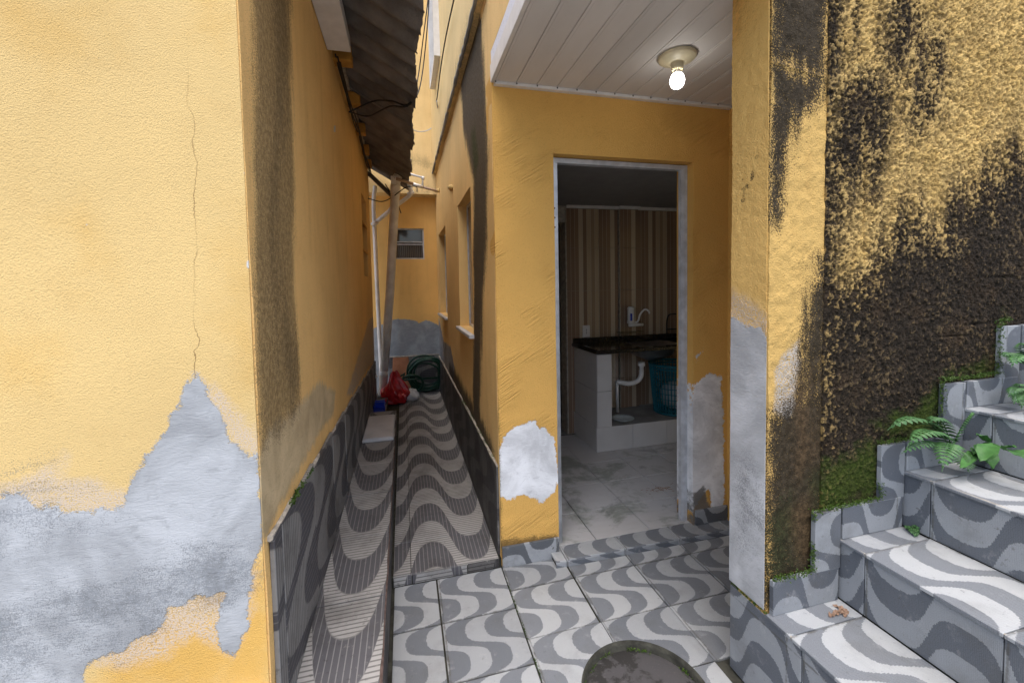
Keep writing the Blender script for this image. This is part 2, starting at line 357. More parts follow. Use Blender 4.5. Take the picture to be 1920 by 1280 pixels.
def fascia():
    g = N('speckled_white_fascia', .5, .4); p = g.pos()
    c = g.mix(g.math('MULTIPLY', g.step(g.noise(p, 70, 4, .7), .56, .7), .6), (.78, .79, .83), (.3, .31, .36)); return g.done(c)
M['fascia'] = fascia()
M['white'] = plain('white_plastic', (.72, .71, .69), .35, .08, 15, spec=.45)
M['alum'] = plain('aluminium', (.55, .57, .6), .35, .15, 20, metal=.9)
M['alum_paint'] = plain('grey_painted_frame', (.5, .52, .55), .4, .2, 18, spec=.5)
M['pipe'] = plain('dirty_white_pipe', (.72, .70, .66), .45, .18, 7, spec=.4)
M['pipe_brown'] = plain('brown_pipe', (.36, .26, .2), .45, .2, 9)
M['pipe_yellow'] = plain('painted_pipe', (.6, .42, .16), .6, .15, 9)
M['cable'] = plain('black_cable', (.02, .018, .018), .6)
M['asb'] = plain('dirty_roof_sheet', (.17, .15, .132), .92, .4, 5, .006, 60)
M['ochre'] = plain('ochre_painted_wood', (.48, .24, .045), .8, .25, 9, .003)
M['hose'] = plain('green_hose', (.008, .05, .03), .35, .3, 20, spec=.5)
M['red'] = plain('red_bag', (.42, .012, .016), .3, .35, 14, .004, 40, spec=.5)
M['redp'] = plain('red_plastic', (.32, .012, .02), .4)
M['blue'] = plain('blue_plastic', (.012, .045, .42), .4)
M['terra'] = plain('terracotta', (.36, .155, .08), .8, .15, 10, .002)
M['teal'] = plain('teal_plastic', (.012, .13, .17), .45)
M['slab'] = plain('white_slab', (.55, .55, .56), .6, .12, 6, .002)
M['plate'] = plain('pale_plate', (.55, .62, .62), .3)
M['kceil'] = plain('grey_plank_ceiling', (.22, .215, .21), .5, .1)
M['granite'] = plain('black_stone_top', (.018, .016, .016), .12, .4, 60, spec=.6)
M['steel'] = plain('steel', (.45, .45, .46), .3, .1, metal=1)
M['rack'] = plain('black_rack', (.015, .015, .015), .4)
M['ktile'] = plain('white_wall_tile', (.56, .555, .55), .3, .06, 4, spec=.5)
def kfloor():
    g = N('kitchen_floor_tile', .3, .45); p = g.pos(); n = g.noise(p, 2.6, 6, .7, .5); n2 = g.noise(g.scl(p, (2, 6, 1)), 4, 4)
    c = g.mix(n2, (.44, .44, .44), (.54, .54, .54)); c = g.mix(g.math('MULTIPLY', g.step(n, .5, .62), .6), c, (.13, .16, .115))
    c = g.mix(g.math('MULTIPLY', g.step(g.noise(p, 3.1, 5, .65, .8), .57, .66), .5), c, (.16, .165, .16))
    return g.done(c, g.math('ADD', .2, g.math('MULTIPLY', n, .25)))
M['kfloor'] = kfloor()
def striped():
    g = N('brown_striped_tile', .14, .4); uv = g.sep(g.uv())
    k = g.math('FLOOR', g.math('MULTIPLY', uv[0], 8)); f = g.math('FRACT', g.math('MULTIPLY', uv[0], 8))
    wn = g.node('TexWhiteNoise', noise_dimensions='1D'); g.lk(g.math('ADD', k, 3.3), wn.inputs['W'])
    cr = g.node('ValToRGB'); cr.color_ramp.interpolation = 'CONSTANT'; g.lk(wn.outputs[0], cr.inputs[0])
    el = cr.color_ramp.elements; el[0].color = (.30, .205, .14, 1); el[1].position = .3; el[1].color = (.52, .41, .28, 1)
    e = el.new(.5); e.color = (.38, .28, .19, 1); e = el.new(.7); e.color = (.58, .48, .35, 1); e = el.new(.85); e.color = (.26, .175, .12, 1)
    gr = g.noise(g.scl(g.pos(), (90, 90, 3)), 1, 3)
    c = g.mix(g.math('MULTIPLY', gr, .3), cr.outputs[0], (.1, .06, .04)); c = g.mix(g.math('LESS_THAN', f, .06), c, (.6, .53, .42))
    return g.done(c, .12, g.bump(g.math('ADD', g.math('LESS_THAN', f, .06), g.math('MULTIPLY', gr, .4)), .001))
M['stripe'] = striped()
def glass(name, col, rough=.08):
    g = N(name, rough, .6); return g.done(col)
M['glass'] = glass('dark_window_glass', (.05, .05, .05), .06)
M['glass_tan'] = glass('tan_reflection_glass', (.30, .22, .13), .25)  # reflection of the facing yellow wall put into the pane colour
def ribglass():
    g = N('ribbed_glass', .12, .6); s = g.sep(g.pos()); f = g.math('SINE', g.math('MULTIPLY', s[0], 260)); return g.done(g.mix(g.step(f, -1, 1), (.03, .03, .03), (.11, .105, .1)), None, g.bump(f, .002))
M['ribglass'] = ribglass()
def bulbm():
    g = N('lit_bulb'); g.b.inputs['Emission Color'].default_value = (1, .97, .92, 1); g.b.inputs['Emission Strength'].default_value = 5; return g.done((.9, .9, .9))
M['bulb'] = bulbm()
M['rose'] = plain('yellowed_lamp_base', (.56, .50, .34), .4, .15, 16, spec=.5)
def leafm(name, a, b):
    g = N(name, .5, .35); c = g.mix(g.noise(g.pos(), 40, 3), a, b); c = g.mix(1, c, g.mix(g.rnd(), (.75, .75, .75), (1.2, 1.2, 1.2)), 'MULTIPLY')
    g.b.inputs['Transmission Weight'].default_value = 0; return g.done(c)
M['fern'] = leafm('fern_green', (.035, .10, .03), (.085, .20, .065)); M['leaf'] = leafm('leaf_green', (.03, .10, .025), (.075, .2, .05))
M['moss'] = leafm('moss_green', (.02, .05, .006), (.085, .15, .016)); M['dry'] = plain('dry_leaf', (.3, .2, .14), .8, .35, 40)
def wetm():
    g = N('wet_concrete_cover', .8, .4); p = g.pos(); n = g.noise(p, 7, 5, .6, .4); wet = g.step(n, .47, .53)
    c = g.mix(wet, (.026, .025, .024), (.075, .073, .076)); c = g.mix(g.math('MULTIPLY', g.step(g.noise(p, 120, 3, .7), .62, .74), .6), c, (.22, .21, .2))
    return g.done(c, g.fmix(wet, .85, .3), g.bump(g.noise(p, 90, 4), .003, .5))
M['cover'] = wetm()
M['edge'] = plain('rusty_tile_edge', (.1, .07, .06), .9, .4, 30, .003)

# ================================================================ wall panels and tiles
def panel(name, parent, mat, P0, U, V, W, Ht, thick, cell, holes=(), masks=None, disp=None, warp=.002):
    """a wall: fine front face (with openings), reveals and back. masks: name -> list of polygons in (u, v)"""
    P0, U, V = (np.array(a, float) for a in (P0, U, V)); Nn = np.cross(U, V)
    def lines(L, cuts):
        c = sorted(set([0.0, L]+[q for q in cuts if 0 < q < L])); out = []
        for a, b in zip(c, c[1:]):
            n = max(1, int(round((b-a)/cell))); out += [a+(b-a)*k/n for k in range(n)]
        return np.array(out+[L])
    us = lines(W, [q for h in holes for q in h[:2]]); vs = lines(Ht, [q for h in holes for q in h[2:]])
    nu, nv = len(us), len(vs); gu, gv = np.meshgrid(us, vs); fu, fv = gu.ravel(), gv.ravel()
    A = {}
    for k, polys in (masks or {}).items():
        A[k] = np.max([sdf(fu, fv, q) for q in polys], 0) if len(polys) else np.full(fu.shape, -9.)
    off = warp*(fbm(fu*3.1+P0[0], fv*3.1+P0[1], 3, 5)-.45)*2
    if disp is not None: off = off+disp(fu, fv, A)
    Vt = P0+fu[:, None]*U+fv[:, None]*V+off[:, None]*Nn
    uc = (us[1:]+us[:-1])/2; vc = (vs[1:]+vs[:-1])/2; keep = np.ones((nv-1, nu-1), bool)
    for a, b, c, d in holes: keep[np.ix_((vc > c) & (vc < d), (uc > a) & (uc < b))] = False
    I = np.arange(nu*nv).reshape(nv, nu)
    Q = np.stack([I[:-1, :-1], I[:-1, 1:], I[1:, 1:], I[1:, :-1]], -1)[keep]
    Fs = Q.tolist(); extra = []; src = []; mp = {}
    def bk(i):
        if i not in mp:
            mp[i] = nu*nv+len(extra); extra.append(P0+fu[i]*U+fv[i]*V-thick*Nn); src.append(i)
        return mp[i]
    kp = np.pad(keep, 1)
    for j in range(nv-1):
        for i in range(nu-1):
            if not keep[j, i]: continue
            c = (I[j, i], I[j, i+1], I[j+1, i+1], I[j+1, i])
            for (dj, di, a, b) in ((-1, 0, 0, 1), (0, 1, 1, 2), (1, 0, 2, 3), (0, -1, 3, 0)):
                if not kp[j+1+dj, i+1+di]: Fs.append([c[b], c[a], bk(c[a]), bk(c[b])])
    # back: one quad per coarse rectangle
    cu = sorted(set([0.0, W]+[q for h in holes for q in h[:2] if 0 < q < W])); cv = sorted(set([0.0, Ht]+[q for h in holes for q in h[2:] if 0 < q < Ht]))
    nb = nu*nv+len(extra); bv = []
    for a, b in zip(cu, cu[1:]):
        for c, d in zip(cv, cv[1:]):
            if any(h[0] <= (a+b)/2 <= h[1] and h[2] <= (c+d)/2 <= h[3] for h in holes): continue
            n = nb+len(bv); bv += [P0+x*U+y*V-thick*Nn for x, y in ((a, c), (b, c), (b, d), (a, d))]; Fs.append([n+3, n+2, n+1, n])
    allv = np.vstack([Vt]+([np.array(extra)] if extra else [])+([np.array(bv)] if bv else []))
    at = {}
    for k, a in A.items():
        at[k] = np.concatenate([a, a[src] if src else [], np.full(len(bv), -9.)])
    return add(name, allv, Fs, mat, parent, attrs=at, smooth=False)
def pxY(Y, P0, U, pts): return [(float((onY(x, y, Y)-P0)@U), float(onY(x, y, Y)[2]-P0[2])) for x, y in pts]
def pxX(X, P0, U, pts): return [(float((onX(x, y, X)-P0)@U), float(onX(x, y, X)[2]-P0[2])) for x, y in pts]
def tile(name, parent, mat, P, U, V, w, h, t, uv, bev=.0016, jit=.0012):
    """slab whose back lies on P,U,V; uv = (u at P, v at P, du per metre along U/V pairs) as function(a,b)"""
    P, U, V = (np.array(a, float) for a in (P, U, V)); Nn = np.cross(U, V); Nn /= np.linalg.norm(Nn)
    z = t+random.uniform(-jit, jit); tl = [random.uniform(-.4, .4)*jit for _ in range(4)]
    R = [(0, 0), (w, 0), (w, h), (0, h)]; I2 = [(bev, bev), (w-bev, bev), (w-bev, h-bev), (bev, h-bev)]
    v = [P+a*U+b*V for a, b in R]+[P+a*U+b*V+Nn*(z-bev+q) for (a, b), q in zip(R, tl)]+[P+a*U+b*V+Nn*(z+q) for (a, b), q in zip(I2, tl)]
    f = [(8, 9, 10, 11)]+[(4+k, 4+(k+1) % 4, 8+(k+1) % 4, 8+k) for k in range(4)]+[(k, (k+1) % 4, 4+(k+1) % 4, 4+k) for k in range(4)]+[(3, 2, 1, 0)]
    u = [uv(a, b) for a, b in R+R+I2]
    return add(name, v, f, mat, parent, uv=u)
X3, Y3, Z3 = (1, 0, 0), (0, 1, 0), (0, 0, 1)
nX = (-1, 0, 0); nY = (0, -1, 0)

# main dimensions (metres)
XL, YF, XR, D, YB = -.365, 1.17, .45, 2.07, 5.78
SWY, PX = 1.12, 1.153                       # stair wall face, pillar face / first riser

# ================================================================ ground
HC, HR = np.array([.79, 1.262]), .229        # drain cover centre and radius
def cut_grid(x0, x1, y0, y1, z, n, mat, name, parent, uvf=None, kind=None, t=.008):
    xs = np.linspace(x0, x1, n+1); ys = np.linspace(y0, y1, n+1); gx, gy = np.meshgrid(xs, ys); P = np.stack([gx.ravel(), gy.ravel()], -1)
    d = P-HC; r = np.linalg.norm(d, axis=1); ins = r < HR
    P2 = P.copy(); P2[ins] = HC+d[ins]/np.maximum(r[ins], 1e-6)[:, None]*HR
    I = np.arange((n+1)**2).reshape(n+1, n+1); Q = np.stack([I[:-1, :-1], I[:-1, 1:], I[1:, 1:], I[1:, :-1]], -1).reshape(-1, 4)
    Q = [q for q in Q if not ins[q].all()]
    v = np.c_[P2, np.full(len(P2), z)]; nb = len(v)
    bord = [(I[0, k], I[0, k+1]) for k in range(n)]+[(I[k, n], I[k+1, n]) for k in range(n)]+[(I[n, k+1], I[n, k]) for k in range(n)]+[(I[k+1, 0], I[k, 0]) for k in range(n)]
    vv = np.vstack([v, v-np.array([0, 0, t])]); Fs = [list(q) for q in Q]+[[b, a, a+nb, b+nb] for a, b in bord if not (ins[a] and ins[b])]
    uv = [uvf(a-x0, b-y0) for a, b in P]*2 if uvf else None
    return add(name, vv, Fs, mat, parent, uv=uv)
g0 = MB(); g0.box((-40, -40, -.5), (40, 40, -.16)); o = g0.build('ground', M['concrete']); tag(o, kind='structure')
court = cut_grid(-.6, 2.6, -2.2, 2.4, -.0085, 160, M['grout'], 'courtyard_floor', None, t=.16); tag(court, kind='structure')
cols = [-.088, .117, .449, .781, 1.113, 1.445, 1.777, 1.85]
for ci in range(len(cols)-1):
    xa, xb = cols[ci]+.002, cols[ci+1]-.002
    base = 1.777 if ci < 2 else 1.888; top = 2.062 if ci < 3 else 1.974
    if ci == 2: top = 2.058
    ph = random.random(); rows = [base+.29*k for k in range(-9, 3)]
    for ya, yb in zip(rows, rows[1:]):
        y1 = min(yb, top)-.002; y0 = ya+.002
        if y1-y0 < .02: continue
        if cols[ci] > 1.1 and y0 < 1.28: continue
        if ci == 3 and False: continue
        gap = random.uniform(.002, .0045) if ci != 2 else .0065
        du = random.choice((0, 0, .01, -.01))
        u0 = -.02 if ci else .36
        fn = lambda a, b, u0=u0+du, hh=.29: (u0+a/.332, b/hh+.0)
        cx = min(max(HC[0], xa), xb); cy = min(max(HC[1], y0), y1)
        if math.hypot(cx-HC[0], cy-HC[1]) < HR+.003:
            cut_grid(xa, xb, y0, y1, 0.0, 40, M['wave'], 'tile', court, fn)
        else: tile('tile', court, M['wave'], (xa, y0, -.008), X3, Y3, xb-xa-gap, y1-y0-gap*.5, .008, fn)
# drain cover
dc = thing('drain_cover', 'round wet concrete drain cover sunk in the tiled floor', 'drain cover', (HC[0], HC[1], -.06))
b = MB(); b.lathe((HC[0], HC[1], 0), [(HR+.002, -.001), (HR-.004, -.002), (HR-.006, -.02), (HR-.016, -.06)], 64); b.build('rim', M['grout'], dc, True)
b = MB(); b.lathe((HC[0], HC[1], -.03), [(HR-.0085, -.006), (HR-.03, 0), (.16, .002), (.08, .001), (.052, -.001), (.05, -.012), (.03, -.012), (.028, -.002), (.0005, 0)], 64); b.build('cover', M['cover'], dc, True)

# ================================================================ house on the left
lh = thing('house', 'yellow house with cracked front wall, grey cement patches and corrugated eave', 'house', (-1.2, YF, 0))
P0 = np.array([-3.2, YF, 0.0]); U = np.array([1., 0, 0])
z8 = lambda pts: [(x/1.882, 600+y/1.882) for x, y in pts]
cem = [(-40, 640), (0, 620), (75, 605), (110, 630), (140, 660), (205, 655), (215, 685), (330, 670), (440, 655), (455, 620), (470, 540), (520, 480), (560, 420), (625, 310), (628, 280), (690, 185), (715, 215), (760, 290), (795, 360), (820, 430), (860, 470), (912, 475), (920, 600), (928, 760), (915, 830), (893, 900), (880, 985), (870, 1090), (830, 1190), (770, 1150), (758, 1080), (790, 965), (700, 970), (600, 1020), (540, 1100), (430, 1160), (330, 1200), (300, 1225), (330, 1500), (-1500, 1900), (-5000, 1900), (-5000, 700), (-2500, 560), (-1500, 690), (-700, 610)]
sm1 = [(-40, 600), (100, 550), (240, 480), (200, 570), (440, 595), (460, 660), (215, 700), (140, 665), (0, 625)]
sm2 = [(690, 185), (760, 240), (900, 410), (910, 480), (820, 440)]
sm3 = [(560, 1010), (760, 960), (830, 930), (900, 880), (890, 1000), (820, 1210), (760, 1150), (690, 1100), (560, 1180), (430, 1240), (330, 1215)]
so1 = [(-60, 1130), (130, 1130), (260, 1000), (340, 960), (420, 1120), (250, 1180), (60, 1240), (-60, 1220)]
so2 = [(640, 880), (800, 820), (830, 880), (700, 970), (520, 1010), (380, 1100), (300, 1080), (330, 990), (520, 930)]
so3 = [(-80, 640), (190, 650), (200, 720), (-80, 760)]
ck = sorted(((b_, a_) for a_, b_ in pxY(YF, P0, U, z8([(690, 187), (686, 110), (705, 85), (690, 30), (683, 0), (688, -60), (682, -130), (694, -260), (684, -420), (694, -560), (678, -640), (690, -700), (660, -760), (665, -1100)]))))
def front_crack(a, b, A):
    A['crk'] = a-np.interp(b, [q[0] for q in ck], [q[1] for q in ck]); A['crkm'] = np.clip((b-ck[0][0]+.02)*60, 0, 1)*np.clip((ck[-1][0]-b)*2.2, 0, 1); return 0*a
tn = [(300, 1290), (330, 1180), (600, 1000), (760, 1000), (905, 860), (990, 1040), (990, 1330)]
tan = [[(0, 0), (190, 0), (120, 130), (30, 90)], [(385, -40), (398, -40), (396, 60), (388, 60)], [(155, 425), (172, 425), (170, 500), (160, 500)], [(0, 640), (60, 660), (50, 720), (0, 740)], [(430, 380), (475, 380), (482, 720), (440, 640)]]
Mk = {'tint': [pxY(YF, P0, U, z8(tn))], 'tan': [pxY(YF, P0, U, q) for q in tan], 'cement': [pxY(YF, P0, U, z8(cem))], 'smear': [pxY(YF, P0, U, z8(q)) for q in (sm1, sm2, sm3)], 'soot': [pxY(YF, P0, U, z8(q)) for q in (so1, so2, so3)],
      'bare': [pxY(YF, P0, U, q) for q in ([(461, 488), (471, 487), (473, 505), (463, 503)], [(456, 324), (464, 320), (465, 332)], [(162, 416), (168, 416), (168, 422), (162, 422)])]}
panel('front_wall', lh, M['front'], P0, X3, Z3, 3.2+XL-.004, 3.3, .15, .012, masks=Mk, warp=.003, disp=front_crack)
P0 = np.array([XL, YF+.004, 0.0]); U = np.array([0., 1, 0])
st = [(470, -300), (540, -300), (546, 0), (550, 300), (553, 560), (560, 700), (562, 760), (535, 800), (505, 830), (490, 850), (486, 780)]
sk = [(505, -300), (535, -300), (540, 100), (520, 420), (535, 560), (548, 640), (552, 760), (530, 700), (515, 560), (505, 400), (515, 100)]
bg_ = [(484, 870), (505, 800), (545, 775), (600, 715), (628, 735), (625, 775), (600, 810), (560, 880), (520, 960), (500, 1010), (490, 1000)]
cm = [(680, 640), (692, 600), (703, 590), (706, 680), (690, 690), (660, 740), (650, 740)]
panel('side_wall', lh, M['side'], P0, Y3, Z3, 5.3-YF, 2.98, .15, .014, holes=[(4.30-YF, 4.83-YF, 1.58, 2.38)],
      masks={'stain': [pxX(XL, P0, U, st)], 'streak': [pxX(XL, P0, U, sk)], 'beige': [pxX(XL, P0, U, bg_)], 'cement': [pxX(XL, P0, U, cm)], 'bare': [pxX(XL, P0, U, [(626, 236), (629, 236), (629, 248), (626, 248)])]}, warp=.004)
b = MB(); b.box((XL-.14, 4.28, 1.55), (XL-.11, 4.85, 2.4)); b.build('vent_back', M['dark'], lh)
for z in (1.86, 2.13):
    b = MB(); b.put([(XL-.1, 4.305, z+.05), (XL-.1, 4.825, z+.05), (XL+.004, 4.825, z-.02), (XL+.004, 4.305, z-.02), (XL-.1, 4.305, z+.03), (XL-.1, 4.825, z+.03), (XL+.004, 4.825, z-.04), (XL+.004, 4.305, z-.04)],
                    [(0, 3, 2, 1), (4, 5, 6, 7), (3, 7, 6, 2), (0, 1, 5, 4), (0, 4, 7, 3), (1, 2, 6, 5)]); b.build('vent_slat', M['ochre'], lh)
# plaster foot at the bottom corner
b = MB(); b.box((-3.2, YF-.03, -.15), (XL-.01, YF+.05, .44), .012); b.build('plaster_foot', M['upper'], lh)
# skirting of ribbed tiles on the side wall
hs = .435; y = YF+.035; k = 0
while y < 5.26:
    wd = .075 if k == 0 else .43
    wd = min(wd, 5.28-y); sl_ = .26-.03*(y-1.2)
    z0 = .255 if y < 4.1 else .10
    top = .80-.054*(y-1.2); top2 = .80-.054*(y+wd-1.2)
    u0 = .3 if k == 0 else .02
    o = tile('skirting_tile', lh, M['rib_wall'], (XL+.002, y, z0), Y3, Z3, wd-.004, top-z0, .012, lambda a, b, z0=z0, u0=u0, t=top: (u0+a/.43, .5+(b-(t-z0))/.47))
    y += wd; k += 1
# mortar line along its top
b = MB(); b.tube([(XL+.004, q, .803-.054*(q-1.2)+random.uniform(-.004, .003)) for q in np.linspace(YF+.03, 5.28, 60)], [random.uniform(.006, .011) for _ in range(60)], 6); b.build('mortar_bead', M['mortar'], lh)
# corrugated eave sheets
def roof_sheet(y0, y1, lift):
    ny = int((y1-y0)/.177*10); nx = 10; v = []; f = []
    for side in (0, 1):
        for i in range(nx+1):
            s_ = i/nx
            for j in range(ny+1):
                y = y0+(y1-y0)*j/ny; x = -1.3+(1.3+.11)*s_; x += (.012*math.sin(y*7.3)+.012*(_h(np.int64(j), np.int64(3), 1)-.5)) if i == nx else 0
                z = 2.68+(.11-x)*.56+.026*math.sin(2*math.pi*y/.177)+lift+(.008 if side else 0)+.006*math.sin(y*2.1)
                v.append((x, y, z))
    m = (nx+1)*(ny+1)
    for i in range(nx):
        for j in range(ny):
            a = i*(ny+1)+j; f.append((a, a+1, a+ny+2, a+ny+1)); f.append((m+a, m+a+ny+1, m+a+ny+2, m+a+1))
    for j in range(ny): a = nx*(ny+1)+j; f.append((a, a+1, m+a+1, m+a))
    for i in range(nx):
        for j in (0, ny): a = i*(ny+1)+j; f.append((a, a+ny+1, m+a+ny+1, m+a))
    return add('roof_sheet', v, f, M['asb'], lh, smooth=True)
ys = [1.18, 2.24, 3.30, 4.36, 5.42]
for i in range(4): roof_sheet(ys[i], ys[i+1]+.08, .012*(i % 2))
for i, yy in enumerate((2.78, 3.38, 3.98, 4.55, 5.05)):
    b = MB(); b.box((XL-.1, yy-.035-.02*(i == 0), 2.815), (XL+.105-.012*i, yy+.045, 2.905), .006); b.build('rafter_end', M['ochre'], lh)
b = MB(); b.box((XL-.05, 2.5, 2.905), (XL+.03, 5.3, 2.955)); b.build('wall_plate', M['mortar'], lh)
b = MB(); b.box((XL+.006, 1.5, 2.745), (XL+.125, 2.5, 2.765)); b.box((XL+.008, 1.5, 2.765), (XL+.022, 2.498, 2.86)); b.box((XL+.11, 1.5, 2.765), (XL+.124, 2.498, 2.82)); b.build('white_gutter_board', M['white'], lh)
b = MB()
for kk in range(3):
    pts = [(XL+.02+.012*kk, yy, 2.80-.012*kk+.02*math.sin(yy*5+kk)+random.uniform(-.012, .012)) for yy in np.linspace(2.7, 5.2, 22)]
    b.tube(spline(pts, 3), .005, 6)
o = b.build('cable_bundle', M['cable']); tag(o, 'black cables clipped along the wall under the corrugated eave', 'cables')

# ================================================================ alley floor, bench, back house
alley = MB(); alley.box((-.6, 2.075, -.15), (XR-.0, YB+.05, .041)); al = alley.build('alley_floor', M['grout']); tag(al, kind='structure')
TX = [-.092, -.006, .4365]
yy = 2.066; r = 0
while yy < YB:
    h_ = .27 if r == 0 else .43; h_ = min(h_, YB-yy)
    for c in range(2):
        xa, xb = TX[c]+.001, TX[c+1]-.002
        u0 = .08+(-.27/.43 if r == 0 else 0)
        yo = .0 if c else .0
        tile('tile', al, M['rib'], (xa, yy+.002, .041), X3, Y3, xb-xa, h_-.004, .009, lambda a, b, u0=u0, xa=xa: (u0+b/.43, (xa+a+.006)/.443))
    yy += h_; r += 1
for xa, xb in ((-.09, -.004), (-.001, .27), (.273, .436)):        # step edge
    tile('step_tile', al, M['rib'] if xb < .28 else M['rib_dark'], (xa, 2.075, -.0), X3, Z3, xb-xa-.001, .047, .012, lambda a, b, xa=xa: (.17+b/.43, (xa+a+.006)/.443))
# raised drain bench
bench = thing('drain_bench', 'narrow raised bench faced with ribbed grey wave tiles', 'bench', (-.23, 2.6, 0))
b = MB(); b.box((XL+.003, .2, -.12), (-.112, 4.2, .258)); b.box((XL+.003, 4.2, .0), (-.222, YB-.01, .135)); b.build('core', M['grout'], bench)
yy = .36; 
while yy < 4.19:
    h_ = min(.43, 4.195-yy)
    tile('top_tile', bench, M['rib'], (XL+.014, yy+.002, .258), X3, Y3, .262-.014, h_-.004, .011, lambda a, b: (.42+b/.43, .75+(a-.128)/.43))
    o = tile('side_tile', bench, M['rib_dark'], (-.112, yy+.002, .048 if yy > 2.0 else -.006), Y3, Z3, h_-.004, .258-(.046 if yy > 2.0 else -.008), .010, lambda a, b: (a/.43, b/.43))
    yy += .43
b = MB(); b.tube([(-.104, q, .262+random.uniform(-.002, .002)) for q in np.linspace(.4, 4.18, 50)], [random.uniform(.004, .0075) for _ in range(50)], 6); b.build('edge_bead', M['edge'], bench)
yy = 4.2
while yy < 5.7:
    h_ = min(.43, YB-.02-yy); tile('top_tile', bench, M['rib_wall'], (XL+.014, yy+.003, .135), X3, Y3, .13, h_-.004, .011, lambda a, b: (.3+b/.43, .7+a/.43)); yy += .43
# white slab lying on the bench
o = add('slab', [], [], M['slab']) if False else None
b = MB(); b.box((-.345, 3.36, .2705), (-.112, 3.98, .292), .004); b.box((-.34, 3.37, .292), (-.12, 3.97, .299), .003); o = b.build('panel', M['slab']); tag(o, 'flat white panel lying on the tiled bench', 'panel')
# back house
bh = thing('house', 'yellow house end wall closing the alley, small grey louvre window', 'house', (.2, YB, 0))
P0 = np.array([-1.2, YB, 0.]); U = np.array([1., 0, 0])
cmb = [(650, 640), (735, 600), (750, 597), (775, 600), (785, 605), (800, 600), (815, 606), (826, 612), (840, 700), (840, 780), (650, 780)]
wl, wr, wb, wt = -.11+1.2, .285+1.2, 1.84, 2.25
panel('lower_wall', bh, M['back'], P0, X3, Z3, 2.2, 2.67, .15, .02, holes=[(wl, wr, wb, wt)], masks={'cement': [pxY(YB, P0, U, cmb)]}, warp=.005)
panel('upper_wall', bh, M['upper'], (-1.2, YB-.2, 2.66), X3, Z3, 2.2, 3.2, .35, .03, masks={'stain': [[(1.1, .0), (2.2, .0), (2.2, .03), (1.1, .03)], [(1.33, .42), (1.62, .36), (1.62, .39), (1.33, .45)]]}, warp=.006)
wi = thing('window', 'small dark window with two grey framed panes in the end wall', 'window', (.09, YB+.05, 1.84))
x0, x1, z0, z1 = -.11, .285, 1.84, 2.25
b = MB(); t = .018; yw = YB+.03
for a, c in (((x0, yw, z0), (x1, yw+.05, z0+t)), ((x0, yw, z1-t), (x1, yw+.05, z1)), ((x0, yw, z0+t), (x0+t, yw+.05, z1-t)), ((x1-t, yw, z0+t), (x1, yw+.05, z1-t)), ((x0+t, yw+.002, 2.03), (x1-t, yw+.048, 2.045)), ((x0+t, yw-.004, 2.062), (x1-t, yw+.046, 2.076))): b.box(a, c)
b.build('frame', M['alum_paint'], wi)
b = MB(); b.box((x0+t, yw+.02, 2.076), (x1-t, yw+.026, z1-t)); b.build('pane', M['glass'], wi)
b = MB(); b.box((x0+t, yw+.02, z0+t), (x1-t, yw+.026, 2.03)); b.build('pane', M['ribglass'], wi)
b = MB(); b.box((x0-.05, YB+.14, z0-.05), (x1+.05, YB+.15, z1+.05)); b.build('backing', M['dark'], wi)
yq = YB-.001
for xa in (-.22, -.0, .215):
    wd = .217; tile('skirting_tile', bh, M['rib_wall'] if xa != 0 else M['rib_wall'], (xa, yq, .05), X3, Z3, wd-.003, .49, .012, lambda a, b, xa=xa: ((xa+a)/.43+.1, b/.47+.3))
b = MB(); b.tube([(q, yq-.008, .545+random.uniform(-.004, .003)) for q in np.linspace(-.35, .44, 24)], .009, 6); b.build('mortar_bead', M['mortar'], bh)

# ================================================================ house on the right (kitchen)
kh = thing('house', 'two storey yellow kitchen house with porch, open doorway and black streaked wall', 'house', (1.4, 3.2, 0))
# alley wall: seen from -X. u runs toward the camera so that U x V points to -X
P0 = np.array([XR, YB, 0.]); U = np.array([0., -1, 0])
W_ = YB-D-.012
wins = [(2.80, 3.50), (4.55, 5.45)]
bs = [(880, -200), (905, -200), (902, 0), (905, 100), (915, 300), (912, 450), (905, 600), (900, 760), (905, 850), (885, 800), (888, 620), (888, 340), (870, 250), (862, 150), (872, 50)]
cmr = [(815, 560), (826, 612), (832, 640), (845, 650), (852, 690), (850, 720), (835, 720), (815, 680)]
mo = [(842, 680), (850, 690), (905, 790), (926, 845), (926, 885), (895, 830), (842, 720)]
gm = [(884, 250), (890, 240), (896, 300), (890, 330)]
panel('alley_wall', kh, M['alley'], P0, nY, Z3, W_, 2.93, .15, .014, holes=[(YB-b_, YB-a_, 1.13, 2.12) for a_, b_ in wins],
      masks={'cement': [pxX(XR, P0, U, cmr)], 'stain': [pxX(XR, P0, U, bs), pxX(XR, P0, U, mo)], 'moss': [pxX(XR, P0, U, gm)]}, warp=.004)
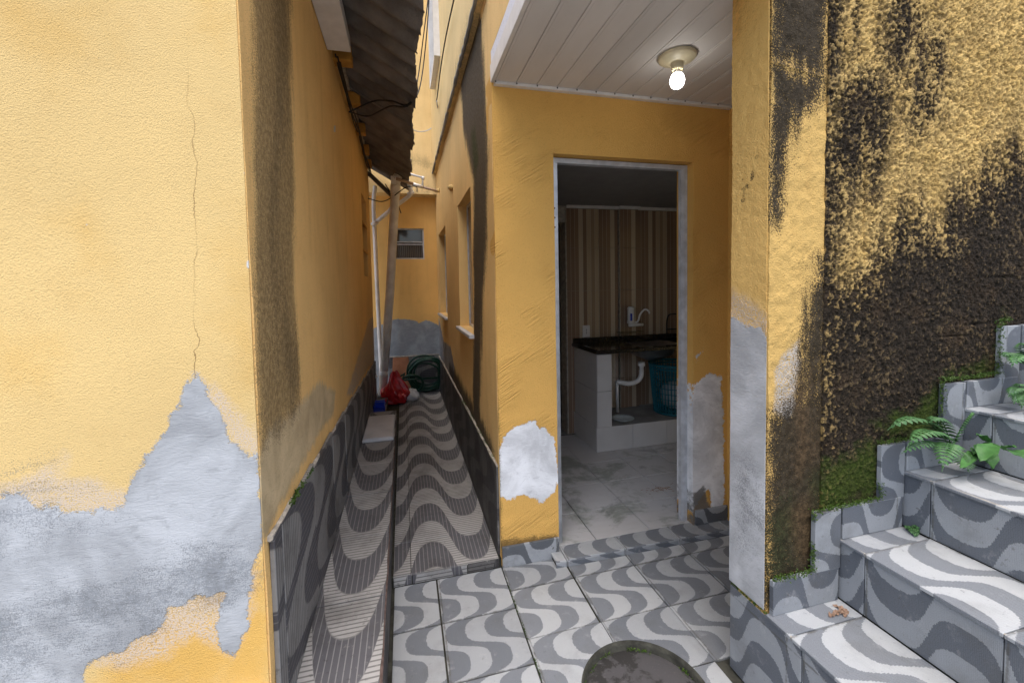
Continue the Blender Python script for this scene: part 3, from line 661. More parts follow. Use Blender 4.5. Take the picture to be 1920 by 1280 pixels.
for n_, (a_, b_) in enumerate(wins):
    wv = thing('window', ('tall window recess with marble sill beside the black streak' if n_ == 0 else 'tall window recess with marble sill nearer the end wall of the alley'), 'window', (XR+.06, (a_+b_)/2, 1.13))
    b = MB(); t = .02; xf = XR+.075
    for p_, q_ in (((xf, a_, 1.13), (xf+.03, b_, 1.13+t)), ((xf, a_, 2.12-t), (xf+.03, b_, 2.12)), ((xf, a_, 1.13+t), (xf+.03, a_+t, 2.12-t)), ((xf, b_-t, 1.13+t), (xf+.03, b_, 2.12-t)), ((xf-.002, (a_+b_)/2-.012, 1.13+t), (xf+.028, (a_+b_)/2+.012, 2.12-t))): b.box(p_, q_)
    b.build('frame', M['alum_paint'], wv)
    for c_, d_ in ((a_+t, (a_+b_)/2-.012), ((a_+b_)/2+.012, b_-t)):
        b = MB(); b.box((xf+.01, c_, 1.13+t), (xf+.016, d_, 2.12-t)); b.build('pane', M['glass_tan'], wv)
    b = MB(); b.box((XR-.035, a_-.02, 1.105), (XR+.074, b_+.02, 1.129), .003); b.build('sill', M['slab'], wv)
# upper storey, overhanging a little, with drip ledge
panel('upper_alley_wall', kh, M['upper'], (XR-.045, YB, 2.93), nY, Z3, W_-.03, 2.9, .2, .03, holes=[(YB-4.85, YB-4.15, .75, 2.3)], masks={'stain': [[(1.5, 0), (W_, 0), (W_, .05), (1.5, .05)]]}, warp=.006)
panel('corner_wall', kh, M['alley'], (XR-.002, D+.3, 2.9), nY, Z3, 1.2, 2.9, .18, .02, masks={'stain': [[(-.1, -.2), (.06, -.2), (.06, 3), (-.1, 3)]], 'cement': [], 'moss': []}, warp=.003)
panel('porch_beam', kh, M['alley'], (XR-.001, D, 2.6), nY, Z3, .9, .3, .15, .02, masks={'stain': [], 'cement': [], 'moss': []}, warp=.002)
yl = np.linspace(D+.05, YB-.22, 70); b = MB()
b.tube([(XR-.043, q, 2.932+.004*math.sin(q*9)+random.uniform(-.005, .005)) for q in yl], [random.uniform(.009, .016) for _ in yl], 6); b.build('drip_edge', M['concrete'], kh)
uw = thing('window', 'white framed upper window above the alley ledge', 'window', (XR-.04, 4.5, 3.68))
b = MB(); b.box((XR-.10, 4.15, 3.66), (XR+.03, 4.19, 5.2)); b.box((XR-.10, 4.81, 3.66), (XR+.03, 4.85, 5.2)); b.box((XR-.095, 4.19, 3.66), (XR+.03, 4.81, 3.70)); b.build('frame', M['white'], uw)
b = MB(); b.box((XR-.02, 4.19, 3.7), (XR-.012, 4.81, 5.2)); b.build('pane', M['glass'], uw)
b = MB(); b.box((XR+.1, 3.9, 2.95), (XR+.12, 5.0, 5.6)); b.build('backing', M['dark'], uw)
# door wall
HX0, HX1, HZ = .768, 1.606, 2.13
P0 = np.array([XR+.001, D, 0.]); U = np.array([1., 0, 0])
wA = [(930, 930), (935, 850), (945, 815), (975, 795), (1000, 787), (1012, 800), (1022, 798), (1040, 830), (1047, 900), (1040, 922), (1015, 942), (985, 928), (950, 936)]
wB = [(1282, 990), (1284, 800), (1296, 790), (1300, 720), (1330, 700), (1352, 708), (1357, 800), (1358, 960), (1335, 965), (1330, 915), (1322, 920), (1300, 960), (1290, 1000)]
gB = [(1298, 1000), (1300, 925), (1318, 912), (1335, 965), (1358, 962), (1358, 1010)]
wS = [(1303, 668), (1318, 655), (1318, 660), (1305, 676)]
gr = [(922, 700), (934, 780), (940, 1040), (922, 1040)]
holes = [(HX0-P0[0], HX1-P0[0], -1, HZ)]
panel('door_wall', kh, M['door'], P0, X3, Z3, 1.84-XR+.02, 2.5, .15, .011, holes=holes, masks={'white': [pxY(D, P0, U, q) for q in (wA, wB, wS)], 'grey': [pxY(D, P0, U, gB)], 'grime': [pxY(D, P0, U, gr), pxY(D, P0, U, [(934, 1012), (1045, 1000), (1045, 1030), (934, 1030)])]}, warp=.004)
P0 = np.array([1.842, D+.01, 0.])
panel('porch_side_wall', kh, M['door'], P0, nY, Z3, .82, 2.5, .12, .03, masks={'white': [], 'grey': [], 'grime': []}, warp=.003)
# plaster surround lip at the head of the doorway
df = thing('door_frame', 'bare aluminium frame of the open kitchen doorway', 'door frame', ((HX0+HX1)/2, D+.07, .03))
b = MB(); yf = D+.05; t = .028
b.box((HX0+.002, yf, .03), (HX0+t, yf+.04, HZ-.004)); b.box((HX0+t, yf+.004, .03), (HX0+t+.012, yf+.03, HZ-.03)); b.build('jamb', M['alum'], df)
b = MB(); b.box((HX1-t, yf, .03), (HX1-.002, yf+.04, HZ-.004)); b.box((HX1-t-.012, yf+.004, .03), (HX1-t, yf+.03, HZ-.03)); b.build('jamb', M['alum_paint'], df)
b = MB(); b.box((HX0+t, yf+.001, HZ-.03), (HX1-t, yf+.041, HZ-.005)); b.build('head', M['alum_paint'], df)
for z in (1.76, 1.81, 1.86):
    b = MB(); b.tube([(HX0+.02, yf-.001, z), (HX0+.02, yf+.003, z)], .005, 8); b.build('screw_hole', M['dark'], df)
b = MB(); b.box((HX0+t+.011, yf+.006, .98), (HX0+t+.015, yf+.028, 1.08)); b.build('strike_plate', M['rack'], df)
# skirting by the door
for xa, xb in ((XR+.003, XR+.33),): tile('skirting_tile', kh, M['wave_dirty'], (xa, D-.003, -.006), X3, Z3, HX0-.004-xa, .112, .012, lambda a, b: (.3+b/.332, .1+a/.332))
tile('skirting_tile', kh, M['wave_dirty'], (HX1+.01, D-.003, .034), X3, Z3, 1.838-HX1-.012, .085, .012, lambda a, b: (.1+b/.332, .3+a/.332))
# threshold
th = MB(); th.box((.722, 1.982, -.006), (1.84, D+.16, .021)); tho = th.build('threshold', M['grout']); tag(tho, kind='structure')
xs = [.716, .776, 1.108, 1.44, 1.772, 1.84]
for xa, xb in zip(xs, xs[1:]):
    tile('tile', tho, M['wave'], (xa+.001, 1.979, .021), X3, Y3, xb-xa-.003, .118, .010, lambda a, b, xa=xa: ((xa+a-.116)/.332-.02, .55+b/.29))
    tile('edge_tile', tho, M['wave_side'], (xa+.001, 1.982, -.005), X3, Z3, xb-xa-.003, .030, .008, lambda a, b, xa=xa: ((xa+a-.116)/.332, .5+b/.29))
# ---- kitchen shell
kf = MB(); kf.box((.6, D+.028, -.05), (3.2, 3.72, .021)); kfo = kf.build('kitchen_floor', M['grout']); tag(kfo, kind='structure')
for i in range(8):
    for j in range(6):
        xa = .66+.342*i; ya = D+.03+.325*j-.035*(j > 0)
        xb = min(xa+.337, 3.19); yb2 = min(ya+(.285 if j == 0 else .32), 3.715)
        if yb2-ya > .03: tile('tile', kfo, M['kfloor'], (xa, ya, .021), X3, Y3, xb-xa, yb2-ya, .009, lambda a, b: (a, b), jit=.0004)
KC = 2.2
b = MB(); b.box((.6, D+.16, KC), (3.3, 3.85, KC+.05)); o = b.build('kitchen_ceiling', M['kceil']); tag(o, kind='structure')
b = MB(); b.box((3.2, D+.16, -.05), (3.3, 3.85, KC-.002)); b.build('kitchen_side_wall', M['ktile'], kh)
b = MB(); b.box((1.49, 3.72, -.05), (3.3, 3.84, KC-.002)); b.box((.6, 3.722, 2.04), (1.488, 3.842, KC-.002)); kb = b.build('kitchen_back_wall', M['mortar'], kh)
b = MB(); b.box((2.03, 3.690, .03), (2.235, 3.7195, KC-.004)); b.build('pier', M['mortar'], kh)
def ktiles(xa, xb, y):
    x = xa
    while x < xb-.01:
        w2 = min(.33, xb-x)
        for z0, z1 in ((.03, .535), (.535, .965), (.965, 1.395), (1.395, 1.80), (1.80, KC-.03)):
            tile('wall_tile', kb, M['stripe'], (x+.001, y, z0+.001), X3, Z3, w2-.002, z1-z0-.002, .008, lambda a, b: (a/.33, b), jit=.0006)
        x += .33
ktiles(1.492, 2.028, 3.7185); ktiles(2.031, 2.234, 3.6885); ktiles(2.237, 3.19, 3.7185)
for xa, xb, y in ((1.49, 2.03, 3.70), (2.02, 2.245, 3.672), (2.236, 3.2, 3.70)):
    b = MB(); b.box((xa, y-.02, KC-.03), (xb, y+.0, KC-.001), .003); b.build('cornice', M['white'], kh)
b = MB(); b.box((1.478, 3.70, .03), (1.491, 3.845, 2.04)); b.build('jamb_trim', M['mortar'], kh)
# dark room beyond the inner doorway
b = MB(); b.box((.6, 5.6, 0), (3.2, 5.65, 2.4)); b.box((3.2, 3.85, 0), (3.25, 5.65, 2.4)); b.box((.601, 3.845, 2.4), (3.25, 5.65, 2.45)); b.box((.601, 3.725, -.02), (3.25, 5.65, .02)); b.build('inner_room', M['concrete'], kh)
# roof mass over the house so that no sky light leaks in
b = MB(); b.box((XR+.16, D+.16, 2.5), (3.3, YB+.2, 2.6)); b.build('floor_slab', M['concrete'], kh)
b = MB(); b.box((XR+.17, D+.35, 5.6), (3.3, YB, 5.75)); b.box((3.2, D+.16, 2.6), (3.3, YB, 5.6)); b.box((XR+.18, D+.2, 2.901), (3.2, D+.35, 5.6)); b.build('upper_storey', M['upper'], kh)
# ---- porch ceiling
pc = thing('porch_ceiling', 'white plastic plank ceiling over the doorway with a lit bulb', 'ceiling', (1.15, 1.6, 2.45))
x = XR+.012; k = 0
while x < 1.84:
    x2 = min(x+.1065, 1.841)
    yp = .95 if x2 < PX-.002 else SWY+.165
    b = MB(); b.box((x+.0012, yp, 2.452), (x2-.0012, D-.012, 2.46), .0015); b.box((x+.0135, yp, 2.4508), (x2-.0135, D-.012, 2.4525), .0005); b.build('plank', M['pvc'], pc)
    b = MB(); b.tube([(x+.002, D-.031, 2.4465), (x+.002, D-.0285, 2.4465)], .0042, 6); b.build('joint_gap', M['dark'], pc); x += .1065
b = MB(); b.box((XR+.01, D-.03, 2.436), (1.841, D-.0005, 2.4515), .002); b.build('wall_trim', M['white'], pc)
b = MB(); b.box((XR-.006, .95, 2.452), (XR+.012, D-.001, 2.535), .002); b.build('fascia_trim', M['white'], pc)
b = MB(); b.box((XR-.001, .95, 2.54), (XR+.010, D-.002, 2.603), .001); b.build('fascia_panel', M['fascia'], pc)
b = MB(); b.box((XR+.02, 1.0, 2.47), (1.148, D+.15, 2.9)); b.box((1.148, 1.29, 2.47), (3.2, D+.15, 2.9)); b.build('porch_slab', M['upper'], pc)
lp = thing('ceiling_lamp', 'lit bulb in a yellowed round ceiling holder on the porch planks', 'lamp', (1.2, 1.655, 2.448))
LC = (1.2, 1.655, 2.449)
b = MB(); b.lathe(LC, [(.001, -.03), (.036, -.03), (.04, -.028), (.05, -.022), (.075, -.014), (.083, -.006), (.08, 0)], 36); b.build('base', M['rose'], lp, True)
b = MB(); b.lathe(LC, [(.0262, -.029), (.0262, -.052), (.024, -.058), (.0225, -.06)], 28); b.build('socket', M['rose'], lp, True)
b = MB(); b.lathe(LC, [(.0155, -.058), (.0175, -.066), (.0205, -.076)], 28); b.build('neck', M['white'], lp, True)
b = MB(); b.lathe(LC, [(.0205, -.076), (.0265, -.085), (.0305, -.097), (.0315, -.108), (.0285, -.122), (.021, -.133), (.011, -.1385), (.0005, -.14)], 28); b.build('bulb', M['bulb'], lp, True)

# ================================================================ stair wall with pillar
sw = thing('stair_wall', 'rough mouldy yellow wall beside the tiled stairs with mossy foot', 'wall', (1.8, SWY, .3))
P0 = np.array([PX, SWY+.16, 0.336]); U = np.array([0., -1, 0])
cp = [(1360, 590), (1380, 600), (1400, 612), (1420, 612), (1438, 636), (1445, 650), (1445, 1200), (1340, 1200)]
sp = [(1360, 540), (1400, 560), (1440, 600), (1440, 650), (1360, 620)]
s2 = [(1380, 900), (1400, 890), (1415, 970), (1395, 1000)]
tk = [(1367, -100), (1400, -100), (1395, 60), (1372, 80)]
panel('pillar_side', sw, M['pillar'], P0, nY, Z3, .1535, 3.115, .12, .006, masks={'cement': [pxX(PX, P0, U, cp)], 'smear': [pxX(PX, P0, U, sp)], 'soot': [pxX(PX, P0, U, s2)], 'streak': [pxX(PX, P0, U, tk)]},
      disp=lambda a, b, A: .005*(fbm(a*45, b*45, 3, 8)-.5)*np.clip(1-A['cement']*40, .25, 1), warp=.004)
P0 = np.array([PX+.003, SWY, 0.25]); U = np.array([1., 0, 0])
stp = [[(1440, -100), (1560, -100), (1552, 150), (1500, 145), (1440, 110)], [(1443, 120), (1548, 140), (1540, 200), (1505, 230), (1480, 300), (1462, 400), (1444, 420)], [(1530, 480), (1560, 480), (1560, 760), (1540, 700), (1536, 560)],
       [(1430, 770), (1460, 770), (1488, 740), (1504, 620), (1524, 530), (1560, 520), (1560, 1130), (1430, 1130)]]
cmp_ = [(1456, 690), (1470, 665), (1498, 638), (1500, 680), (1492, 760), (1478, 790), (1452, 770)]
rs = [[(1490, 780), (1512, 690), (1530, 690), (1520, 860), (1500, 900)], [(1478, 960), (1520, 920), (1540, 1000), (1530, 1060), (1490, 1040)]]
ms = [[(1440, 980), (1480, 930), (1486, 1020), (1490, 1060), (1440, 1090)], [(1518, 900), (1560, 880), (1560, 1060), (1535, 1060)]]
panel('pillar_front', sw, M['pface'], P0, X3, Z3, 1.384-PX-.003, 3.2, .12, .006, masks={'stain': [pxY(SWY, P0, U, q) for q in stp], 'cement': [pxY(SWY, P0, U, cmp_)], 'rust': [pxY(SWY, P0, U, q) for q in rs], 'moss': [pxY(SWY, P0, U, q) for q in ms]},
      disp=lambda a, b, A: .009*(fbm(a*40+3, b*34, 4, 11)-.5)+.004*np.exp(-((b-1.885+.12*(a-.1))/.006)**2), warp=.004)
# rough render: real relief
P0 = np.array([1.384, SWY-.004, 0.25])
md = [[(1530, 545), (1560, 535), (1600, 560), (1640, 500), (1700, 440), (1760, 430), (1800, 395), (1850, 370), (1875, 330), (1960, 270), (2200, 200), (2200, 1200), (1530, 1200)], [(1575, 175), (1630, 185), (1625, 300), (1600, 330), (1575, 300)], [(1725, 95), (1742, 95), (1745, 190), (1735, 190)], [(1540, -100), (1562, -100), (1562, 560), (1540, 560)], [(1720, 0), (1690, 0), (1690, 90), (1700, 90)]]
mm = [[(1515, 900), (1570, 850), (1640, 820), (1655, 850), (1650, 920), (1580, 960), (1570, 1060), (1515, 1060)], [(1640, 790), (1720, 760), (1770, 690), (1780, 720), (1740, 830), (1650, 830)], [(1765, 690), (1870, 670), (1880, 600), (1890, 690), (1780, 712)]]
def rough_disp(a, b, A):
    l = fbm(a*7, b*7, 3, 21); c = fbm(a*84, b*84, 3, 31); r_ = 1-np.abs(2*fbm(a*130+c*1.5, b*130, 2, 41)-.94)*2
    k = np.clip(1.1-.2*np.clip(A['mould']*6, 0, 1), .5, 1.1)
    hh = .35*l+.75*c+.25*r_
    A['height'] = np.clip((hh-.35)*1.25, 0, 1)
    d = .0165*(hh-.62)*k
    for (cu, cv, su, sv) in ((.17, 1.45, .004, .3), (.75, 1.02, .05, .006), (.9, 1.2, .05, .005), (.62, .98, .07, .004)):
        d = d-.01*np.exp(-(((a-cu)/su)**2+((b-cv)/sv)**2))
    return d
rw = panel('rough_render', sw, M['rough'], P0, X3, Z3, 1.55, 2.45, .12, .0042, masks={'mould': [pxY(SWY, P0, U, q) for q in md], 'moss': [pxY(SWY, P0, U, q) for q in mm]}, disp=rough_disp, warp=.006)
panel('rough_render', sw, M['pface'], (1.384, SWY, 2.69), X3, Z3, 1.55, .75, .12, .03, masks={'stain': [], 'cement': [], 'rust': [], 'moss': []})

panel('rough_render', sw, M['pface'], (2.934, SWY, .25), X3, Z3, 3.0, 3.19, .12, .05, masks={'stain': [[(-.2, -.2), (3.1, -.2), (3.1, 1.9), (1.4, 1.75), (-.2, 1.75)]], 'cement': [], 'rust': [], 'moss': []})
# ================================================================ stairs
stt = thing('staircase', 'steps climbing the mouldy wall, clad in pale grey wave tiles', 'stairs', (1.5, .6, 0))
RX = [PX, 1.455, 1.752, 2.055, 2.36, 2.67, 2.98]; TZ = [.33, .545, .75, .955, 1.165, 1.37]
Y0S = -.35
b = MB()
for i in range(6): b.box((RX[i]+.011, Y0S, -.15), (RX[i+1]+.02, SWY-.002, TZ[i]-.0095))
b.build('core', M['grout'], stt)
b = MB(); b.box((PX+.011, SWY-.003, -.15), (1.8, SWY+.158, .318)); b.build('pillar_base', M['grout'], stt)
yend = SWY-.022
for i in range(6):
    zb = (0 if i == 0 else TZ[i-1])+.001; zt = TZ[i]-.0105
    ye = SWY+.158 if i == 0 else SWY-.004
    ysr = [ye, 1.01 if i == 0 else 1.02, None]
    y = ye; first = True; js = .0
    while y > Y0S:
        wd = (ye-(.985 if i == 0 else 1.022)) if first else .335
        wd = min(wd, y-Y0S)
        if wd > .02:
            v0 = .7 if first else .0
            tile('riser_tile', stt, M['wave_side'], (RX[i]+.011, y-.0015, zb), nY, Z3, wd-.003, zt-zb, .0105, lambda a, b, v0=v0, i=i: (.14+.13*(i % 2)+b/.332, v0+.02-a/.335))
        y -= wd; first = False
    # treads
    y = SWY-.004; first = True; xo = RX[i]-.006; xe = RX[i+1]-.002
    while y > Y0S:
        wd = (y-1.02) if first else .335
        wd = min(wd, y-Y0S)
        if wd > .02: tile('tread_tile', stt, M['wave'], (xo, y-wd+.0015, TZ[i]-.0095), X3, Y3, xe-xo-.002, wd-.003, .0095, lambda a, b, f=first, i=i: (.05+.07*i+a/.332, (.55 if f else .02)+b/.335))
        y -= wd; first = False
    # wall skirting: one strip above each tread and a short upright before the next riser
    x0 = RX[i]+(.01 if i == 0 else .003); x1 = RX[i+1]-(.012)
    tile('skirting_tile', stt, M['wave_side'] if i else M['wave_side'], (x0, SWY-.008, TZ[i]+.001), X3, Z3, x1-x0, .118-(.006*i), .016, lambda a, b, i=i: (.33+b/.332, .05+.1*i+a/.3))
    if i:
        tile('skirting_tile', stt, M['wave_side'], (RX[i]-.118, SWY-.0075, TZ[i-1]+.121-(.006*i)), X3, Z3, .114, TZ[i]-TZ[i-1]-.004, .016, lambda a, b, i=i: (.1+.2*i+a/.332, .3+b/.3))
    # worn pale nosing
    b = MB(); b.tube([(RX[i]+.0005, q, TZ[i]-.003+random.uniform(-.001, .001)) for q in np.linspace(Y0S, SWY-.02 if i else SWY-.03, 40)], [random.uniform(.0022, .0042) for _ in range(40)], 5); b.build('nosing', M['mortar'], stt)

# ================================================================ kitchen things
kc = thing('kitchen_counter', 'black stone sink counter on a white tiled leg inside the kitchen', 'counter', (2.2, 3.4, .03))
YC = 3.215
b = MB(); b.box((1.555, YC+.006, .0301), (3.19, 3.715, .235)); b.build('plinth', M['grout'], kc)
x = 1.552
while x < 3.1:
    w2 = min(.336, 3.19-x); tile('plinth_tile', kc, M['ktile'], (x, YC+.006, .031), X3, Z3, w2-.003, .209, .008, lambda a, b: (a, b)); x += .336
for ya, yb in ((YC+.0, 3.47), (3.47, 3.712)): tile('plinth_tile', kc, M['ktile'], (1.555, yb, .031), nY, Z3, yb-ya-.003, .209, .007, lambda a, b: (a, b))
tile('plinth_top', kc, M['concrete'], (1.70, YC, .236), X3, Y3, 1.48, .5, .005, lambda a, b: (a, b))
b = MB(); b.box((1.566, YC+.012, .236), (1.69, 3.71, .862)); b.build('leg', M['grout'], kc)
for za, zb in ((.2375, .545), (.548, .861)):
    tile('leg_tile', kc, M['ktile'], (1.564, YC+.012, za), X3, Z3, .128, zb-za, .008, lambda a, b: (a, b))
    for ya, yb in ((YC+.01, 3.47), (3.473, 3.71)): tile('leg_tile', kc, M['ktile'], (1.566, yb, za), nY, Z3, yb-ya, zb-za, .007, lambda a, b: (a, b))
b = MB(); b.box((1.535, YC-.02, .87), (2.0, 3.716, .90), .004); b.box((2.45, YC-.02, .87), (3.19, 3.716, .90), .004); b.box((2.0, YC-.02, .8705), (2.45, YC+.07, .8995), .003); b.box((2.0, 3.60, .8705), (2.45, 3.716, .8995), .003); b.build('countertop', M['granite'], kc)
b = MB(); b.box((1.535, 3.66, .9005), (3.19, 3.685, .95), .003); b.box((1.535, YC-.02, .9005), (1.55, 3.66, .912)); b.build('splash_back', M['granite'], kc)
b = MB(); v = []; n = 24
for (sx, sy, z) in ((.225, .165, .899), (.21, .15, .895), (.18, .13, .80), (.06, .05, .745), (.001, .001, .742)):
    for k in range(n):
        t = 2*math.pi*k/n; q = (abs(math.cos(t))**4+abs(math.sin(t))**4)**-.25
        v.append((2.225+sx*q*math.cos(t), 3.45+sy*q*math.sin(t), z))
f = [(r_*n+k, r_*n+(k+1) % n, (r_+1)*n+(k+1) % n, (r_+1)*n+k) for r_ in range(4) for k in range(n)]
b.put(v, f); b.build('sink_bowl', M['steel'], kc, True)
b = MB(); b.lathe((2.1, 3.42, 0), [(.0, .735), (.03, .735), (.032, .70), (.02, .69), (.018, .64)], 18)
pts = spline([(2.1, 3.42, .66), (2.1, 3.43, .60), (2.07, 3.45, .55), (2.0, 3.47, .53), (1.93, 3.5, .54), (1.905, 3.52, .545)], 8)
b.tube(pts, [.021+.0025*(i % 2) for i in range(len(pts))], 12); b.tube([(1.905, 3.52, .55), (1.915, 3.54, .4), (1.93, 3.56, .242)], .014, 10); b.build('drain_pipe', M['white'], kc, True)
pu = thing('water_purifier', 'small white tap purifier on the brown striped kitchen wall', 'purifier', (2.13, 3.64, 1.06))
px_, py_ = 2.115, 3.63
b = MB(); b.lathe((px_, py_, 1.07), [(.0, 0), (.03, 0), (.036, .01), (.036, .02), (.031, .03), (.031, .13), (.034, .135), (.034, .15), (.02, .165), (0, .166)], 20); b.build('cartridge', M['white'], pu, True)
b = MB(); b.tube(spline([(px_+.03, py_, 1.075), (px_+.07, py_-.01, 1.09), (px_+.085, py_-.03, 1.16), (px_+.12, py_-.05, 1.205), (px_+.155, py_-.06, 1.19), (px_+.165, py_-.06, 1.165)], 7), .009, 10); b.build('spout', M['white'], pu, True)
b = MB(); b.tube([(px_-.02, py_, 1.055), (px_+.13, py_, 1.055)], .016, 12); b.tube([(px_+.06, py_+.0, 1.055), (px_+.06, 3.68, 1.055)], .014, 10); b.build('tap_body', M['white'], pu, True)
b = MB(); b.box((px_-.022, py_-.0335, 1.10), (px_-.002, py_-.028, 1.17), .001); b.build('sticker', M['blue'], pu)
so_ = thing('socket', 'white power socket on striped tiles above the counter end', 'socket', (1.69, 3.705, .945))
b = MB(); b.box((1.645, 3.70, .952), (1.72, 3.7095, 1.065), .003); b.build('plate', M['white'], so_)
for z in (.99, 1.007, 1.024): b = MB(); b.tube([(1.683, 3.698, z), (1.683, 3.703, z)], .005, 8); b.build('pin_hole', M['rack'], so_)
# shelf line under the purifier
b = MB(); b.box((1.99, 3.62, .985), (2.25, 3.68, .992)); o = b.build('shelf', M['granite']); tag(o, 'thin dark shelf strip under the tap purifier', 'shelf')
# laundry basket
bk_ = thing('laundry_basket', 'teal slatted plastic basket under the kitchen counter', 'basket', (2.44, 3.42, .243))
bc = (2.44, 3.42); 
def ring(z, r, th): return [(bc[0]+r*math.cos(t), bc[1]+r*math.sin(t), z) for t in np.linspace(0, 2*math.pi, 49)]
zb0, zb1 = .243, .70; rf = lambda z: .175+.045*(z-zb0)/(zb1-zb0)
for z, th_ in ((.70, .011), (.67, .008), (.255, .012)):
    b = MB(); b.tube(ring(z, rf(z), th_), th_, 8); b.build('rim', M['teal'], bk_, True)
for k in range(8): z = .29+.05*k; b = MB(); b.tube(ring(z, rf(z)-.003, .004), .004, 5); b.build('hoop', M['teal'], bk_)
for k in range(44):
    t = 2*math.pi*k/44; b = MB(); b.tube([(bc[0]+rf(z)*math.cos(t), bc[1]+rf(z)*math.sin(t), z) for z in (.25, .69)], .0055, 5); b.build('slat', M['teal'], bk_)
b = MB(); b.lathe((bc[0], bc[1], .244), [(.0, 0), (.172, 0), (.175, .01), (.0, .011)], 30); b.build('bottom', M['teal'], bk_)
b = MB(); rng = np.random.RandomState(3); v = []; f = []
for i in range(9):
    for j in range(18):
        ph = math.pi*i/8; t = 2*math.pi*j/18; rr = .13*(1+.25*(rng.rand()-.5)); v.append((bc[0]+rr*math.sin(ph)*math.cos(t), bc[1]+rr*math.sin(ph)*math.sin(t), .40+.13*math.cos(ph)*1.0+.0))
for i in range(8):
    for j in range(18): f.append((i*18+j, i*18+(j+1) % 18, (i+1)*18+(j+1) % 18, (i+1)*18+j))
o = add('laundry', v, f, M['slab'], None, smooth=True); tag(o, 'pale crumpled laundry inside the teal basket', 'laundry')
b = MB(); b.lathe((1.86, 3.34, .242), [(.0, .004), (.05, .004), (.075, .016), (.098, .022), (.1, .019), (.078, .011), (.055, 0), (0, 0)], 32); o = b.build('dish', M['plate'], None, True); tag(o, 'pale shallow dish on the ledge under the sink', 'dish')
dr = thing('dish_rack', 'black wire dish rack on the dark counter', 'rack', (2.66, 3.5, .9))
for q in (2.5, 2.62, 2.74, 2.86):
    b = MB(); b.tube(spline([(q, 3.37, .905), (q, 3.37, 1.08), (q, 3.42, 1.15), (q, 3.56, 1.15), (q, 3.61, 1.08), (q, 3.61, .905)], 5), .007, 7); b.build('wire', M['rack'], dr, True)
for z, yy in ((1.0, 3.37), (1.0, 3.61), (1.1, 3.375), (.92, 3.37), (.92, 3.61)): b = MB(); b.tube([(2.5, yy, z), (2.86, yy, z)], .007, 7); b.build('rail', M['rack'], dr)
# floor debris in the kitchen
b = MB(); rng = np.random.RandomState(8)
for k in range(40):
    c = np.array([1.66+rng.randn()*.05, 2.50+rng.randn()*.02, .033]); d = rng.randn(3)*.012; d[2] = abs(d[2])*.3; b.tube([c, c+d], .0016, 4)
o = b.build('dirt_scraps', M['dry']); tag(o, 'small brown scraps swept together on the kitchen floor', 'debris', kind='stuff')

# ================================================================ pipes and clutter at the alley end
dp = thing('downpipe', 'thick leaning white drain pipe at the alley end', 'pipe', (-.3, 5.45, .146))
A_, B_ = np.array([-.295, 5.42, .147]), np.array([-.05, 5.0, 2.64])
L_ = lambda t: A_+(B_-A_)*t
b = MB(); b.tube([L_(0), L_(.5)+[.012, 0, 0], L_(1), L_(1)+[.01, -.02, .05], L_(1)+[.03, -.02, .085]], .05, 22); b.build('pipe', M['pipe'], dp, True)
b = MB(); b.tube([L_(.085), L_(.12)], .056, 22); b.build('collar', M['pipe'], dp, True)
b = MB(); b.tube([L_(.955), L_(1.0)], .0555, 22); b.build('collar', M['pipe'], dp, True)
b = MB(); b.tube([(-.37, 5.15, .42), (-.335, 5.15, .42)], .022, 12); o = b.build('pipe_cap', M['white'], None, True); tag(o, 'small white pipe cap by the foot of the thick pipe', 'pipe cap')
vp = thing('vent_pipe', 'thin white pipe with angled branch behind the thick drain pipe', 'pipe', (-.3, 5.55, .4))
b = MB(); b.tube(spline([(-.30, 5.55, .146), (-.315, 5.55, .9), (-.325, 5.5, 2.1), (-.325, 5.5, 2.52), (-.30, 5.5, 2.72)], 4), .025, 12); b.build('pipe', M['pipe'], vp, True)
b = MB(); b.tube([(-.32, 5.47, 2.26), (-.12, 5.4, 2.42), (.09, 5.3, 2.56), (.13, 5.28, 2.60), (.12, 5.25, 2.65), (.06, 5.2, 2.80)], .024, 12); b.build('branch', M['pipe'], vp, True)
for p_ in ((-.32, 5.47, 2.26), (.12, 5.28, 2.60), (-.1, 5.395, 2.435)):
    b = MB(); p_ = np.array(p_); d = np.array([.05, -.02, .035]); b.tube([p_-d*.6, p_+d*.6], .029, 12); b.build('collar', M['pipe'], vp, True)
wp = thing('water_pipe', 'narrow water pipe with tee crossing the alley below the eave', 'pipe', (.2, 5.0, 2.6))
def yq_(x, y, Y): return tuple(onY(x, y, Y))
b = MB(); b.tube([yq_(738, 334, 4.85), yq_(775, 345, 5.0)], .017, 10); b.tube([yq_(790, 350, 5.05), yq_(822, 359, 5.12)], .015, 10); b.build('pipe', M['pipe_brown'], wp, True)
b = MB(); b.tube([yq_(774, 345, 5.0), yq_(792, 351, 5.05)], .021, 10); b.tube([yq_(792, 350, 5.05), yq_(793, 333, 5.05), yq_(764, 325, 5.0)], .013, 10); b.tube([yq_(793, 337, 5.05), yq_(793, 331, 5.05)], .019, 10); b.build('tee', M['white'], wp, True)
b = MB(); b.tube(spline([yq_(820, 359, 5.12), yq_(827, 353, 5.1), yq_(836, 351, 4.9), tuple(onX(848, 351, XR-.005))], 5), .022, 10); b.build('painted_bend', M['pipe_yellow'], wp, True)
b = MB(); b.box(yq_(733, 345, 4.84), np.array(yq_(742, 330, 4.84))+[0, .05, 0]); b.build('bracket', M['white'], wp)
